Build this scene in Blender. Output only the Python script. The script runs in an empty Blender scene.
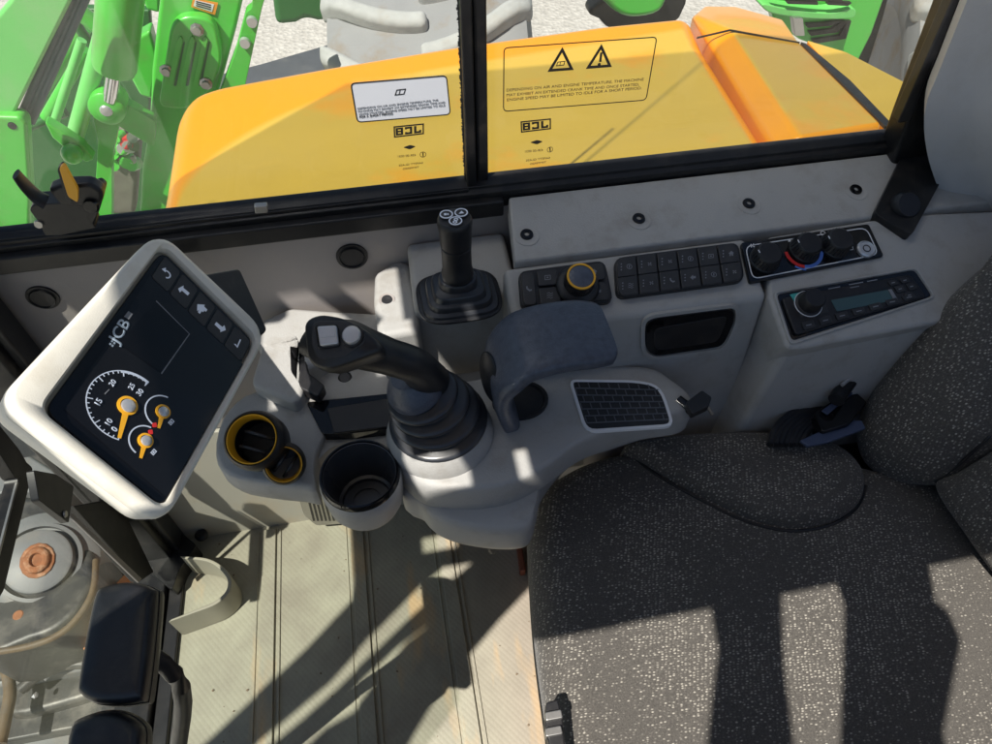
import bpy, bmesh, math, random
from mathutils import Vector, Matrix
random.seed(7)
R = math.radians
C = bpy.context.scene.collection
V = Vector

# ------------------------------------------------------------------ camera maths
PSI, THE, FPX, CH = R(10.6), R(50.7), 688.0, 1.5
CAM = V((0, 0, CH))
cf = V((math.sin(PSI)*math.cos(THE), math.cos(PSI)*math.cos(THE), -math.sin(THE)))
cr = V((math.cos(PSI), -math.sin(PSI), 0))
cu = cr.cross(cf)

def ray(x, y):
    return cf + cr*((x-496)/FPX) - cu*((y-372)/FPX)

class Pl:
    """a real plane of the place (a wall, a panel, a table top) on which outlines are measured"""
    def __init__(s, o, n):
        s.o = V(o); s.n = V(n).normalized()
        if s.n.dot(CAM - s.o) < 0: s.n = -s.n
    def p(s, x, y, off=0.0):
        d = ray(x, y)
        o = s.o + s.n*off
        return CAM + d*((o-CAM).dot(s.n)/d.dot(s.n))
    def up(s, off): return Pl(s.o + s.n*off, s.n)
def PZ(z): return Pl((0, 0, z), (0, 0, 1))
def PY(y): return Pl((0, y, 0), (0, -1, 0))
def PX(x): return Pl((x, 0, 0), (1, 0, 0))

# ------------------------------------------------------------------ materials
MATS = {}
def nodes(name):
    m = bpy.data.materials.new(name); m.use_nodes = True
    nt = m.node_tree
    return m, nt, nt.nodes['Principled BSDF']
def mat(name, col, rough=.5, metal=0, var=.12, vscale=18, bump=.0, bscale=300, coat=0, spec=.5, dirt=None, dirt_amt=.3, dscale=6, emit=0):
    if name in MATS: return MATS[name]
    m, nt, b = nodes(name)
    N, L = nt.nodes, nt.links
    tc = N.new('ShaderNodeTexCoord')
    nz = N.new('ShaderNodeTexNoise'); nz.inputs['Scale'].default_value = vscale; nz.inputs['Detail'].default_value = 6
    L.new(tc.outputs['Object'], nz.inputs['Vector'])
    mx = N.new('ShaderNodeMix'); mx.data_type = 'RGBA'
    c = V(col)
    mx.inputs[6].default_value = (*(c*(1-var)), 1); mx.inputs[7].default_value = (*[min(1, k*(1+var)) for k in c], 1)
    L.new(nz.outputs['Fac'], mx.inputs[0])
    out = mx.outputs[2]
    if dirt:
        n2 = N.new('ShaderNodeTexNoise'); n2.inputs['Scale'].default_value = dscale; n2.inputs['Detail'].default_value = 8; n2.inputs['Roughness'].default_value = .65
        L.new(tc.outputs['Object'], n2.inputs['Vector'])
        rp = N.new('ShaderNodeMapRange'); rp.inputs[1].default_value = .5; rp.inputs[2].default_value = .75; rp.inputs[3].default_value = 0; rp.inputs[4].default_value = dirt_amt
        L.new(n2.outputs['Fac'], rp.inputs[0])
        m2 = N.new('ShaderNodeMix'); m2.data_type = 'RGBA'; m2.inputs[7].default_value = (*dirt, 1)
        L.new(rp.outputs[0], m2.inputs[0]); L.new(out, m2.inputs[6]); out = m2.outputs[2]
    L.new(out, b.inputs['Base Color'])
    rr = N.new('ShaderNodeMapRange'); rr.inputs[3].default_value = max(0, rough-.08); rr.inputs[4].default_value = min(1, rough+.1)
    L.new(nz.outputs['Fac'], rr.inputs[0]); L.new(rr.outputs[0], b.inputs['Roughness'])
    b.inputs['Metallic'].default_value = metal
    b.inputs['Coat Weight'].default_value = coat
    b.inputs['Coat Roughness'].default_value = .08
    b.inputs['Specular IOR Level'].default_value = spec
    if emit:
        L.new(out, b.inputs['Emission Color']); b.inputs['Emission Strength'].default_value = emit
    if bump:
        bn = N.new('ShaderNodeTexNoise'); bn.inputs['Scale'].default_value = bscale; bn.inputs['Detail'].default_value = 2
        L.new(tc.outputs['Object'], bn.inputs['Vector'])
        bp = N.new('ShaderNodeBump'); bp.inputs['Strength'].default_value = bump; bp.inputs['Distance'].default_value = .001
        L.new(bn.outputs['Fac'], bp.inputs['Height']); L.new(bp.outputs['Normal'], b.inputs['Normal'])
    MATS[name] = m
    return m

GREY   = mat('grey_moulded_plastic', (.39, .385, .37), .52, var=.09, vscale=7, bump=.45, bscale=420, dirt=(.24, .21, .17), dirt_amt=.5, dscale=23)
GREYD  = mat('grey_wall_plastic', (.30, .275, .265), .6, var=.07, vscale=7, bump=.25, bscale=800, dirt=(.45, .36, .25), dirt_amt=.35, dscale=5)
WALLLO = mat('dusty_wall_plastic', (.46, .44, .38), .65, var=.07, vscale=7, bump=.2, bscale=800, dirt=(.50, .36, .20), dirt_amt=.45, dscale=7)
BEZEL  = mat('cream_bezel_plastic', (.80, .77, .68), .5, var=.04, vscale=8, bump=.15, bscale=900, dirt=(.50, .44, .33), dirt_amt=.45, dscale=20)
BLACK  = mat('black_plastic', (.013, .013, .015), .40, var=.25, vscale=40, bump=.15, bscale=900, dirt=(.09, .08, .07), dirt_amt=.25, dscale=22)
FRAME  = mat('black_painted_metal', (.009, .009, .010), .40, var=.3, vscale=30, dirt=(.12, .10, .08), dirt_amt=.22, dscale=26)
KEY    = mat('charcoal_key_rubber', (.026, .027, .030), .5, var=.25, vscale=60, bump=.15, bscale=700, dirt=(.08, .075, .07), dirt_amt=.3, dscale=45)
RUBBER = mat('black_rubber', (.015, .016, .019), .34, var=.25, vscale=50, bump=.2, bscale=700, dirt=(.10, .09, .08), dirt_amt=.2, dscale=40)
BOOTM  = mat('ribbed_boot_rubber', (.026, .028, .033), .30, var=.12, vscale=20, spec=.7)
PAD    = mat('grained_arm_pad', (.075, .088, .118), .34, var=.35, vscale=110, bump=.6, bscale=380, dirt=(.035, .042, .06), dirt_amt=.7, dscale=70)
GLOSS  = mat('gloss_black', (.006, .006, .007), .08, var=.2)
SCREEN = mat('screen_glass', (.004, .004, .005), .06, var=.2, spec=.32)
PANEL  = mat('screen_panel', (.007, .007, .008), .09, var=.1, spec=.35)
YEL    = mat('yellow_plastic', (.85, .42, .02), .4, var=.06)
WHITE  = mat('white_print', (.75, .76, .78), .5, var=.03)
LIT    = mat('lit_white_print', (.38, .43, .52), .5, var=.03, emit=.22)
DIM    = mat('dim_print', (.20, .21, .23), .6, var=.05)
GREYP  = mat('screen_grey_print', (.20, .25, .31), .5, var=.03, emit=.2)
SILVER = mat('silver_cap', (.62, .62, .63), .3, metal=.6, var=.05)
CHROME = mat('polished_steel', (.70, .70, .72), .12, metal=1, var=.05)
STEEL  = mat('worn_steel', (.42, .41, .39), .35, metal=.85, var=.2, vscale=40)
RED    = mat('red_print', (.65, .03, .03), .45, var=.05)
BLUE   = mat('blue_print', (.10, .22, .65), .45, var=.05)
TEAL   = mat('teal_print', (.06, .42, .38), .4, var=.05)
LCD    = mat('lcd_glass', (.055, .10, .10), .12, var=.05)
INK    = mat('black_ink', (.015, .012, .01), .6, var=.1)
LABELW = mat('white_label', (.72, .74, .80), .4, var=.03)
ORANGE = mat('orange_label', (.85, .30, .02), .45, var=.05)
GREEN  = mat('lime_paint', (.075, .53, .048), .34, var=.08, vscale=5, coat=.3, dirt=(.15, .30, .08), dirt_amt=.75, dscale=6)
GREENL = mat('pale_lime_paint', (.16, .62, .14), .40, var=.08, vscale=4, coat=.2, dirt=(.35, .50, .28), dirt_amt=.5, dscale=4)
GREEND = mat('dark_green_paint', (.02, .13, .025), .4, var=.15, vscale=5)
TYRE   = mat('dusty_tyre', (.27, .27, .275), .8, var=.12, vscale=10, bump=.6, bscale=60, dirt=(.24, .17, .10), dirt_amt=1.0, dscale=6)
TYREL  = mat('dusty_lug', (.42, .42, .41), .85, var=.2, vscale=25, bump=1.0, bscale=45, dirt=(.30, .24, .17), dirt_amt=.9, dscale=3.5)
CUPM   = mat('smoked_cup_liner', (.11, .11, .115), .24, metal=.55, var=.15)
IRON   = mat('dusty_cast_iron', (.05, .05, .05), .45, metal=.3, var=.4, vscale=14, bump=.6, bscale=60, dirt=(.24, .22, .19), dirt_amt=.65, dscale=8)
IRONL  = mat('dusty_grey_paint', (.16, .165, .17), .5, var=.25, vscale=12, bump=.4, bscale=50, dirt=(.20, .17, .13), dirt_amt=.7, dscale=9)
RUST   = mat('rusty_steel', (.26, .10, .04), .8, var=.5, vscale=50, bump=.8, bscale=110, dirt=(.62, .42, .28), dirt_amt=.9, dscale=28)
ORPAINT= mat('orange_primer', (.62, .22, .06), .6, var=.15, dirt=(.55, .45, .35), dirt_amt=.5, dscale=10)
RUSTE  = mat('brown_rusty_edge', (.11, .075, .04), .6, var=.4, vscale=30, bump=.4, bscale=120, dirt=(.10, .09, .08), dirt_amt=.8, dscale=18)
STRAP  = mat('olive_plastic', (.36, .34, .27), .55, var=.1, dirt=(.5, .45, .36), dirt_amt=.3)
TRIM   = mat('pale_trim_plastic', (.52, .525, .54), .55, var=.06, vscale=6, bump=.3, bscale=650, dirt=(.36, .34, .31), dirt_amt=.35, dscale=12)
BLUEM  = mat('blue_webbing', (.05, .07, .13), .5, var=.1)

def seat_fabric():
    m, nt, b = nodes('woven_seat_fabric'); N, L = nt.nodes, nt.links
    tc = N.new('ShaderNodeTexCoord')
    mp = N.new('ShaderNodeMapping'); mp.inputs['Scale'].default_value = (185, 330, 185); mp.inputs['Rotation'].default_value = (0, 0, R(12))
    L.new(tc.outputs['Object'], mp.inputs['Vector'])
    vo = N.new('ShaderNodeTexVoronoi'); vo.inputs['Scale'].default_value = 1.0; vo.inputs['Randomness'].default_value = .62
    L.new(mp.outputs[0], vo.inputs['Vector'])
    r1 = N.new('ShaderNodeMapRange'); r1.inputs[1].default_value = .14; r1.inputs[2].default_value = .42; r1.inputs[3].default_value = 1; r1.inputs[4].default_value = 0
    L.new(vo.outputs['Distance'], r1.inputs[0])
    sp = N.new('ShaderNodeSeparateColor'); L.new(vo.outputs['Color'], sp.inputs[0])
    r2 = N.new('ShaderNodeMapRange'); r2.inputs[1].default_value = .2; r2.inputs[2].default_value = .8; r2.inputs[3].default_value = .12; r2.inputs[4].default_value = 1.0
    L.new(sp.outputs[0], r2.inputs[0])
    mu = N.new('ShaderNodeMath'); mu.operation = 'MULTIPLY'; L.new(r1.outputs[0], mu.inputs[0]); L.new(r2.outputs[0], mu.inputs[1])
    nz = N.new('ShaderNodeTexNoise'); nz.inputs['Scale'].default_value = 500; L.new(tc.outputs['Object'], nz.inputs['Vector'])
    mb = N.new('ShaderNodeMix'); mb.data_type = 'RGBA'; mb.inputs[6].default_value = (.034, .032, .030, 1); mb.inputs[7].default_value = (.145, .133, .118, 1)
    L.new(nz.outputs['Fac'], mb.inputs[0])
    mx = N.new('ShaderNodeMix'); mx.data_type = 'RGBA'; mx.inputs[7].default_value = (.50, .465, .40, 1)
    L.new(mb.outputs[2], mx.inputs[6]); L.new(mu.outputs[0], mx.inputs[0])
    L.new(mx.outputs[2], b.inputs['Base Color'])
    b.inputs['Roughness'].default_value = .9; b.inputs['Specular IOR Level'].default_value = .2
    b.inputs['Sheen Weight'].default_value = .15
    ad = N.new('ShaderNodeMath'); ad.operation = 'ADD'; L.new(mu.outputs[0], ad.inputs[0]); L.new(nz.outputs['Fac'], ad.inputs[1])
    bp = N.new('ShaderNodeBump'); bp.inputs['Strength'].default_value = .7; bp.inputs['Distance'].default_value = .0012
    L.new(ad.outputs[0], bp.inputs['Height']); L.new(bp.outputs[0], b.inputs['Normal'])
    return m
FABRIC = seat_fabric()

def floor_mat():
    m, nt, b = nodes('embossed_floor_mat'); N, L = nt.nodes, nt.links
    tc = N.new('ShaderNodeTexCoord')
    nz = N.new('ShaderNodeTexNoise'); nz.inputs['Scale'].default_value = 7; nz.inputs['Detail'].default_value = 8; nz.inputs['Roughness'].default_value = .6
    L.new(tc.outputs['Object'], nz.inputs['Vector'])
    sx = N.new('ShaderNodeSeparateXYZ'); L.new(tc.outputs['Object'], sx.inputs[0])
    gx = N.new('ShaderNodeMapRange'); gx.inputs[1].default_value = -.25; gx.inputs[2].default_value = .06
    L.new(sx.outputs[0], gx.inputs[0])
    mg = N.new('ShaderNodeMix'); mg.data_type = 'RGBA'; mg.inputs[6].default_value = (.40, .39, .30, 1); mg.inputs[7].default_value = (.34, .25, .215, 1)  # greenish to pinkish tint of the incoming light, painted across the mat
    L.new(gx.outputs[0], mg.inputs[0])
    rp = N.new('ShaderNodeMapRange'); rp.inputs[1].default_value = .35; rp.inputs[2].default_value = .66; rp.inputs[3].default_value = 0; rp.inputs[4].default_value = .75
    L.new(nz.outputs['Fac'], rp.inputs[0])
    md = N.new('ShaderNodeMix'); md.data_type = 'RGBA'; md.inputs[7].default_value = (.25, .225, .18, 1)
    L.new(mg.outputs[2], md.inputs[6]); L.new(rp.outputs[0], md.inputs[0])
    # rusty scuffs
    n3 = N.new('ShaderNodeTexNoise'); n3.inputs['Scale'].default_value = 4.5; n3.inputs['Detail'].default_value = 5
    mp3 = N.new('ShaderNodeMapping'); mp3.inputs['Scale'].default_value = (3, .8, 1); mp3.inputs['Location'].default_value = (.35, .2, 0)
    L.new(tc.outputs['Object'], mp3.inputs[0]); L.new(mp3.outputs[0], n3.inputs['Vector'])
    r3 = N.new('ShaderNodeMapRange'); r3.inputs[1].default_value = .57; r3.inputs[2].default_value = .70; r3.inputs[3].default_value = 0; r3.inputs[4].default_value = .65
    L.new(n3.outputs['Fac'], r3.inputs[0])
    m3 = N.new('ShaderNodeMix'); m3.data_type = 'RGBA'; m3.inputs[7].default_value = (.58, .38, .18, 1)
    L.new(md.outputs[2], m3.inputs[6]); L.new(r3.outputs[0], m3.inputs[0])
    L.new(m3.outputs[2], b.inputs['Base Color'])
    b.inputs['Roughness'].default_value = .62
    vo = N.new('ShaderNodeTexVoronoi'); vo.inputs['Scale'].default_value = 1; vo.inputs['Randomness'].default_value = 0
    mp = N.new('ShaderNodeMapping'); mp.inputs['Scale'].default_value = (125, 95, 1); mp.inputs['Rotation'].default_value = (0, 0, R(45))
    L.new(tc.outputs['Object'], mp.inputs[0]); L.new(mp.outputs[0], vo.inputs['Vector'])
    bp = N.new('ShaderNodeBump'); bp.inputs['Strength'].default_value = .38; bp.inputs['Distance'].default_value = .002; bp.invert = True
    L.new(vo.outputs['Distance'], bp.inputs['Height']); L.new(bp.outputs[0], b.inputs['Normal'])
    return m
FLOORM = floor_mat()

def hood_mat():
    m, nt, b = nodes('yellow_with_painted_reflection'); N, L = nt.nodes, nt.links
    tc = N.new('ShaderNodeTexCoord'); ge = N.new('ShaderNodeNewGeometry')
    sx = N.new('ShaderNodeSeparateXYZ'); L.new(ge.outputs['Normal'], sx.inputs[0])
    fl = N.new('ShaderNodeMapRange'); fl.inputs[1].default_value = .955; fl.inputs[2].default_value = .997
    L.new(sx.outputs[2], fl.inputs[0])
    nz = N.new('ShaderNodeTexNoise'); nz.inputs['Scale'].default_value = 2.2; nz.inputs['Detail'].default_value = 7; nz.inputs['Roughness'].default_value = .6
    L.new(tc.outputs['Object'], nz.inputs['Vector'])
    rp = N.new('ShaderNodeMapRange'); rp.inputs[1].default_value = .40; rp.inputs[2].default_value = .47; rp.inputs[3].default_value = .35; rp.inputs[4].default_value = .92
    L.new(nz.outputs['Fac'], rp.inputs[0])
    po = N.new('ShaderNodeSeparateXYZ'); L.new(ge.outputs['Position'], po.inputs[0])
    def mth(op, a, b=None, c=None):
        n = N.new('ShaderNodeMath'); n.operation = op
        for i, v in enumerate((a, b, c)):
            if v is None: continue
            if isinstance(v, (int, float)): n.inputs[i].default_value = v
            else: L.new(v, n.inputs[i])
        return n.outputs[0]
    # pale glass reflection painted onto the flat of the cover, clear of its rim
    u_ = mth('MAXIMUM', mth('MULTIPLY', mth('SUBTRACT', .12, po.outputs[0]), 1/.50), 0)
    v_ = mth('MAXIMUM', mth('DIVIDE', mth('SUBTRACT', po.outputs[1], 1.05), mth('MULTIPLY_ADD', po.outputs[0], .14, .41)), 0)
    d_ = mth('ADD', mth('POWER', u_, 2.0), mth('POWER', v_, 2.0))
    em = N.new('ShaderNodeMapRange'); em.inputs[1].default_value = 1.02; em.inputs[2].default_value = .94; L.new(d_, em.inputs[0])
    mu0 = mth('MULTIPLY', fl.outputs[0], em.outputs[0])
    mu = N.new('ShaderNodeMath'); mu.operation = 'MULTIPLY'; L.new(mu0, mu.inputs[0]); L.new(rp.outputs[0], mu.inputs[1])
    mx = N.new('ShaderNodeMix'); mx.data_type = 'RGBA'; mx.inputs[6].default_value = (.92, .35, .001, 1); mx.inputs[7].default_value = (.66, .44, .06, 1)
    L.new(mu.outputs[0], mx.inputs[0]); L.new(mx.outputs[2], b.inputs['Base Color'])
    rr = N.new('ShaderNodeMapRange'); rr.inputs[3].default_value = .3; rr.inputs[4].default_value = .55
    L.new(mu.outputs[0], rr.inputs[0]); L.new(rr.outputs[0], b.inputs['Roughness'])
    b.inputs['Coat Weight'].default_value = .45; b.inputs['Coat Roughness'].default_value = .08
    return m
HOODM = hood_mat()

def ground_mat():
    m, nt, b = nodes('pale_gravel'); N, L = nt.nodes, nt.links
    tc = N.new('ShaderNodeTexCoord')
    vo = N.new('ShaderNodeTexVoronoi'); vo.inputs['Scale'].default_value = 28; L.new(tc.outputs['Object'], vo.inputs['Vector'])
    nz = N.new('ShaderNodeTexNoise'); nz.inputs['Scale'].default_value = 1.2; nz.inputs['Detail'].default_value = 8; L.new(tc.outputs['Object'], nz.inputs['Vector'])
    mx = N.new('ShaderNodeMix'); mx.data_type = 'RGBA'; mx.inputs[6].default_value = (.36, .33, .30, 1); mx.inputs[7].default_value = (.62, .58, .54, 1)
    sp = N.new('ShaderNodeSeparateColor'); L.new(vo.outputs['Color'], sp.inputs[0])
    av = N.new('ShaderNodeMath'); av.operation = 'MULTIPLY_ADD'; av.inputs[1].default_value = .5
    L.new(sp.outputs[0], av.inputs[0]); 
    h = N.new('ShaderNodeMath'); h.operation = 'MULTIPLY'; h.inputs[1].default_value = .6; L.new(nz.outputs['Fac'], h.inputs[0]); L.new(h.outputs[0], av.inputs[2])
    L.new(av.outputs[0], mx.inputs[0]); L.new(mx.outputs[2], b.inputs['Base Color'])
    b.inputs['Roughness'].default_value = .9
    bp = N.new('ShaderNodeBump'); bp.inputs['Strength'].default_value = .6; bp.inputs['Distance'].default_value = .02
    L.new(vo.outputs['Distance'], bp.inputs['Height']); L.new(bp.outputs[0], b.inputs['Normal'])
    return m

def glass_mat(name, tint, film):
    m = bpy.data.materials.new(name); m.use_nodes = True; nt = m.node_tree; N, L = nt.nodes, nt.links
    for n in list(N): N.remove(n)
    out = N.new('ShaderNodeOutputMaterial'); tr = N.new('ShaderNodeBsdfTransparent'); gl = N.new('ShaderNodeBsdfGlossy'); mx = N.new('ShaderNodeMixShader')
    tr.inputs[0].default_value = (*tint, 1); gl.inputs['Roughness'].default_value = .02
    ge = N.new('ShaderNodeNewGeometry'); dt = N.new('ShaderNodeVectorMath'); dt.operation = 'DOT_PRODUCT'
    L.new(ge.outputs['Normal'], dt.inputs[0]); L.new(ge.outputs['Incoming'], dt.inputs[1])
    def mth(op, a, b=None):
        n = N.new('ShaderNodeMath'); n.operation = op
        for i, v in enumerate((a, b)):
            if v is None: continue
            if isinstance(v, (int, float)): n.inputs[i].default_value = v
            else: L.new(v, n.inputs[i])
        return n.outputs[0]
    sch = mth('ADD', mth('MULTIPLY', mth('POWER', mth('SUBTRACT', 1.0, mth('ABSOLUTE', dt.outputs['Value'])), 5.0), .96), .04)
    L.new(sch, mx.inputs[0]); L.new(tr.outputs[0], mx.inputs[1]); L.new(gl.outputs[0], mx.inputs[2])
    di = N.new('ShaderNodeBsdfDiffuse'); di.inputs[0].default_value = (.55, .52, .45, 1)
    tc = N.new('ShaderNodeTexCoord'); nz = N.new('ShaderNodeTexNoise'); nz.inputs['Scale'].default_value = 3.5; nz.inputs['Detail'].default_value = 8; nz.inputs['Roughness'].default_value = .65
    L.new(tc.outputs['Object'], nz.inputs['Vector'])
    rp = N.new('ShaderNodeMapRange'); rp.inputs[1].default_value = .35; rp.inputs[2].default_value = .7; rp.inputs[3].default_value = film*.4; rp.inputs[4].default_value = film*1.5
    L.new(nz.outputs['Fac'], rp.inputs[0])
    m2 = N.new('ShaderNodeMixShader'); L.new(rp.outputs[0], m2.inputs[0]); L.new(mx.outputs[0], m2.inputs[1]); L.new(di.outputs[0], m2.inputs[2])
    L.new(m2.outputs[0], out.inputs['Surface'])
    return m
GLASS = glass_mat('dusty_window_glass', (.96, .98, .96), .042)
GLASSF = glass_mat('green_windscreen_glass', (.97, .99, .96), .012)

# ------------------------------------------------------------------ objects
ORG = {}
def thing(name, label, cat, loc, group=None):
    o = bpy.data.objects.new(name, None); C.objects.link(o); o.empty_display_size = .05
    o.location = loc; o['label'] = label; o['category'] = cat
    if group: o['group'] = group
    ORG[o.name] = V(loc)
    return o
def obj(name, bm, m, parent=None, bevel=0, segs=3, smooth=40, label=None, cat=None, group=None, kind=None, subsurf=0):
    bmesh.ops.remove_doubles(bm, verts=bm.verts, dist=1e-6)
    bmesh.ops.recalc_face_normals(bm, faces=bm.faces)
    if parent is not None: o0 = ORG[parent.name]
    else:
        xs = [v.co for v in bm.verts]
        o0 = V(((min(v.x for v in xs)+max(v.x for v in xs))/2, (min(v.y for v in xs)+max(v.y for v in xs))/2, min(v.z for v in xs)))
    for v in bm.verts: v.co -= o0
    me = bpy.data.meshes.new(name); bm.to_mesh(me); bm.free()
    me.materials.append(m)
    if smooth:
        me.polygons.foreach_set('use_smooth', [True]*len(me.polygons))
        me.set_sharp_from_angle(angle=R(smooth))
    o = bpy.data.objects.new(name, me); C.objects.link(o)
    if parent is not None: o.parent = parent
    else: o.location = o0
    ORG[o.name] = o0
    if bevel:
        b = o.modifiers.new('bevel', 'BEVEL'); b.width = bevel; b.segments = segs; b.limit_method = 'ANGLE'; b.angle_limit = R(35); b.harden_normals = True
    if subsurf:
        s = o.modifiers.new('sub', 'SUBSURF'); s.levels = s.render_levels = subsurf
    if label: o['label'] = label
    if cat: o['category'] = cat
    if group: o['group'] = group
    if kind: o['kind'] = kind
    return o
def copy_tree(o, parent=None):
    c = o.copy(); C.objects.link(c)
    if parent is not None: c.parent = parent
    for ch in list(o.children): copy_tree(ch, c)
    return c

# ------------------------------------------------------------------ shapes
def rc(pts, r, n=4):
    """round the corners of a pixel outline; r may be a list"""
    out = []; k = len(pts)
    for i, p in enumerate(pts):
        rr = r[i] if isinstance(r, (list, tuple)) else r
        p = V(p); a = V(pts[i-1]); b = V(pts[(i+1) % k])
        da, db = a-p, b-p
        ra = min(rr, da.length*.48); rb = min(rr, db.length*.48)
        if ra < .01: out.append(tuple(p)); continue
        s = p+da.normalized()*ra; e = p+db.normalized()*rb
        for j in range(n+1):
            t = j/n; q = s*(1-t)**2 + p*2*t*(1-t) + e*t*t; out.append((q.x, q.y))
    return out
def smooth_px(pts, n=4, closed=True):
    out = []; k = len(pts)
    for i in range(k if closed else k-1):
        g = lambda j: V(pts[j % k]) if closed else V(pts[max(0, min(k-1, j))])
        p0, p1, p2, p3 = g(i-1), g(i), g(i+1), g(i+2)
        for j in range(n):
            t = j/n
            out.append(tuple(.5*((2*p1)+(p2-p0)*t+(2*p0-5*p1+4*p2-p3)*t*t+(3*p1-p0-3*p2+p3)*t**3)))
    if not closed: out.append(tuple(pts[-1]))
    return out
def on(pl, px, off=0): return [pl.p(x, y, off) for x, y in px]
def prism(bm, pts, vec):
    vec = V(vec)
    a = [bm.verts.new(p) for p in pts]; b = [bm.verts.new(V(p)+vec) for p in pts]
    n = len(a)
    bm.faces.new(a); bm.faces.new(b[::-1])
    for i in range(n): bm.faces.new((a[i], b[i], b[(i+1) % n], a[(i+1) % n]))
    return bm
def slab(pl, px, thick, off=0, bm=None, vec=None):
    """solid with a front face outlined on a plane, thickness going away from the viewer side"""
    bm = bm or bmesh.new()
    return prism(bm, on(pl, px, off), vec if vec is not None else -pl.n*thick)
def ringwall(bm, outer, inner, vec):
    vec = V(vec); n = len(outer)
    A = [bm.verts.new(p) for p in outer]; B = [bm.verts.new(p) for p in inner]
    A2 = [bm.verts.new(V(p)+vec) for p in outer]; B2 = [bm.verts.new(V(p)+vec) for p in inner]
    for i in range(n):
        j = (i+1) % n
        bm.faces.new((A[i], A[j], B[j], B[i])); bm.faces.new((A2[i], B2[i], B2[j], A2[j]))
        bm.faces.new((A[i], A2[i], A2[j], A[j])); bm.faces.new((B[i], B[j], B2[j], B2[i]))
    return bm
def inset2(pts, c, s): return [V(c)+(V(p)-V(c))*s for p in pts]
def frame_ring(pl, px, w, thick, off=0, bm=None):
    """outline band of constant width w (metres) lying on a plane"""
    bm = bm or bmesh.new()
    P = on(pl, px, off); n = len(P)
    area = sum(((P[i]-P[0]).cross(P[(i+1) % n]-P[0])).dot(pl.n) for i in range(n))
    sg = 1 if area > 0 else -1
    Q = []
    for i in range(n):
        d1 = (P[i]-P[i-1]); d2 = (P[(i+1) % n]-P[i])
        if d1.length < 1e-7: d1 = d2
        if d2.length < 1e-7: d2 = d1
        n1 = pl.n.cross(d1.normalized())*sg; n2 = pl.n.cross(d2.normalized())*sg
        m = (n1+n2)
        m = m.normalized()/max(.5, m.normalized().dot(n1)) if m.length > 1e-6 else n1
        Q.append(P[i]+m*w)
    return ringwall(bm, P, Q, -pl.n*thick)
def basis(ax):
    ax = V(ax).normalized(); t = V((0, 0, 1)) if abs(ax.z) < .9 else V((1, 0, 0))
    a = ax.cross(t).normalized(); return a, ax.cross(a).normalized(), ax
def lathe(prof, o, ax, n=40, bm=None, sx=1, sy=1, ref=None, closed=False, caps=(1, 1)):
    bm = bm or bmesh.new(); a, b, ax = basis(ax)
    if ref is not None:
        a = V(ref); a = (a-ax*a.dot(ax)).normalized(); b = ax.cross(a)
    o = V(o); rings = []
    for r, h in prof:
        if r < 1e-6: rings.append([bm.verts.new(o+ax*h)])
        else: rings.append([bm.verts.new(o+ax*h+a*(r*sx*math.cos(2*math.pi*i/n))+b*(r*sy*math.sin(2*math.pi*i/n))) for i in range(n)])
    L = len(rings)
    for k in range(L if closed else L-1):
        p, q = rings[k], rings[(k+1) % L]
        for i in range(n):
            j = (i+1) % n
            if len(p) == 1 and len(q) == 1: continue
            if len(p) == 1: bm.faces.new((p[0], q[i], q[j]))
            elif len(q) == 1: bm.faces.new((p[i], q[0], p[j]))
            else: bm.faces.new((p[i], q[i], q[j], p[j]))
    if not closed:
        for rg, on_ in ((rings[0], caps[0]), (rings[-1], caps[1])):
            if on_ and len(rg) > 2: bm.faces.new(rg)
    return bm
def cyl(o, ax, r, h, n=24, bm=None, r2=None): return lathe([(r, 0), (r if r2 is None else r2, h)], o, ax, n, bm)
def rod(p, q, r, n=16, bm=None, r2=None):
    p, q = V(p), V(q); return cyl(p, q-p, r, (q-p).length, n, bm, r2)
def sweep(pts, radii, n=14, bm=None, flat=1.0, ref=(0, 0, 1), sub=5):
    """tube along a smooth path; flat squashes it along the second axis"""
    bm = bm or bmesh.new()
    P = [V(p) for p in pts]; k = len(P)
    rr = radii if isinstance(radii, (list, tuple)) else [radii]*k
    ff = flat if isinstance(flat, (list, tuple)) else [flat]*k
    S, RR, FF = [], [], []
    for i in range(k-1):
        g = lambda j: P[max(0, min(k-1, j))]
        p0, p1, p2, p3 = g(i-1), g(i), g(i+1), g(i+2)
        for j in range(sub):
            t = j/sub
            S.append(.5*((2*p1)+(p2-p0)*t+(2*p0-5*p1+4*p2-p3)*t*t+(3*p1-p0-3*p2+p3)*t**3))
            RR.append(rr[i]*(1-t)+rr[i+1]*t); FF.append(ff[i]*(1-t)+ff[i+1]*t)
    S.append(P[-1]); RR.append(rr[-1]); FF.append(ff[-1])
    rings = []
    for i, p in enumerate(S):
        t = (S[min(i+1, len(S)-1)]-S[max(i-1, 0)]).normalized()
        a = t.cross(V(ref))
        a = a.normalized() if a.length > 1e-4 else t.cross(V((1, 0, 0))).normalized()
        b = t.cross(a)
        rings.append([bm.verts.new(p+a*(RR[i]*math.cos(2*math.pi*q/n))+b*(RR[i]*FF[i]*math.sin(2*math.pi*q/n))) for q in range(n)])
    for x, y in zip(rings, rings[1:]):
        for q in range(n): bm.faces.new((x[q], x[(q+1) % n], y[(q+1) % n], y[q]))
    bm.faces.new(rings[0]); bm.faces.new(rings[-1])
    return bm
def loft(rings, bm=None, caps=True):
    bm = bm or bmesh.new()
    rg = [[bm.verts.new(p) for p in r] for r in rings]; n = len(rg[0])
    for x, y in zip(rg, rg[1:]):
        for q in range(n): bm.faces.new((x[q], x[(q+1) % n], y[(q+1) % n], y[q]))
    if caps: bm.faces.new(rg[0]); bm.faces.new(rg[-1])
    return bm
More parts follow.
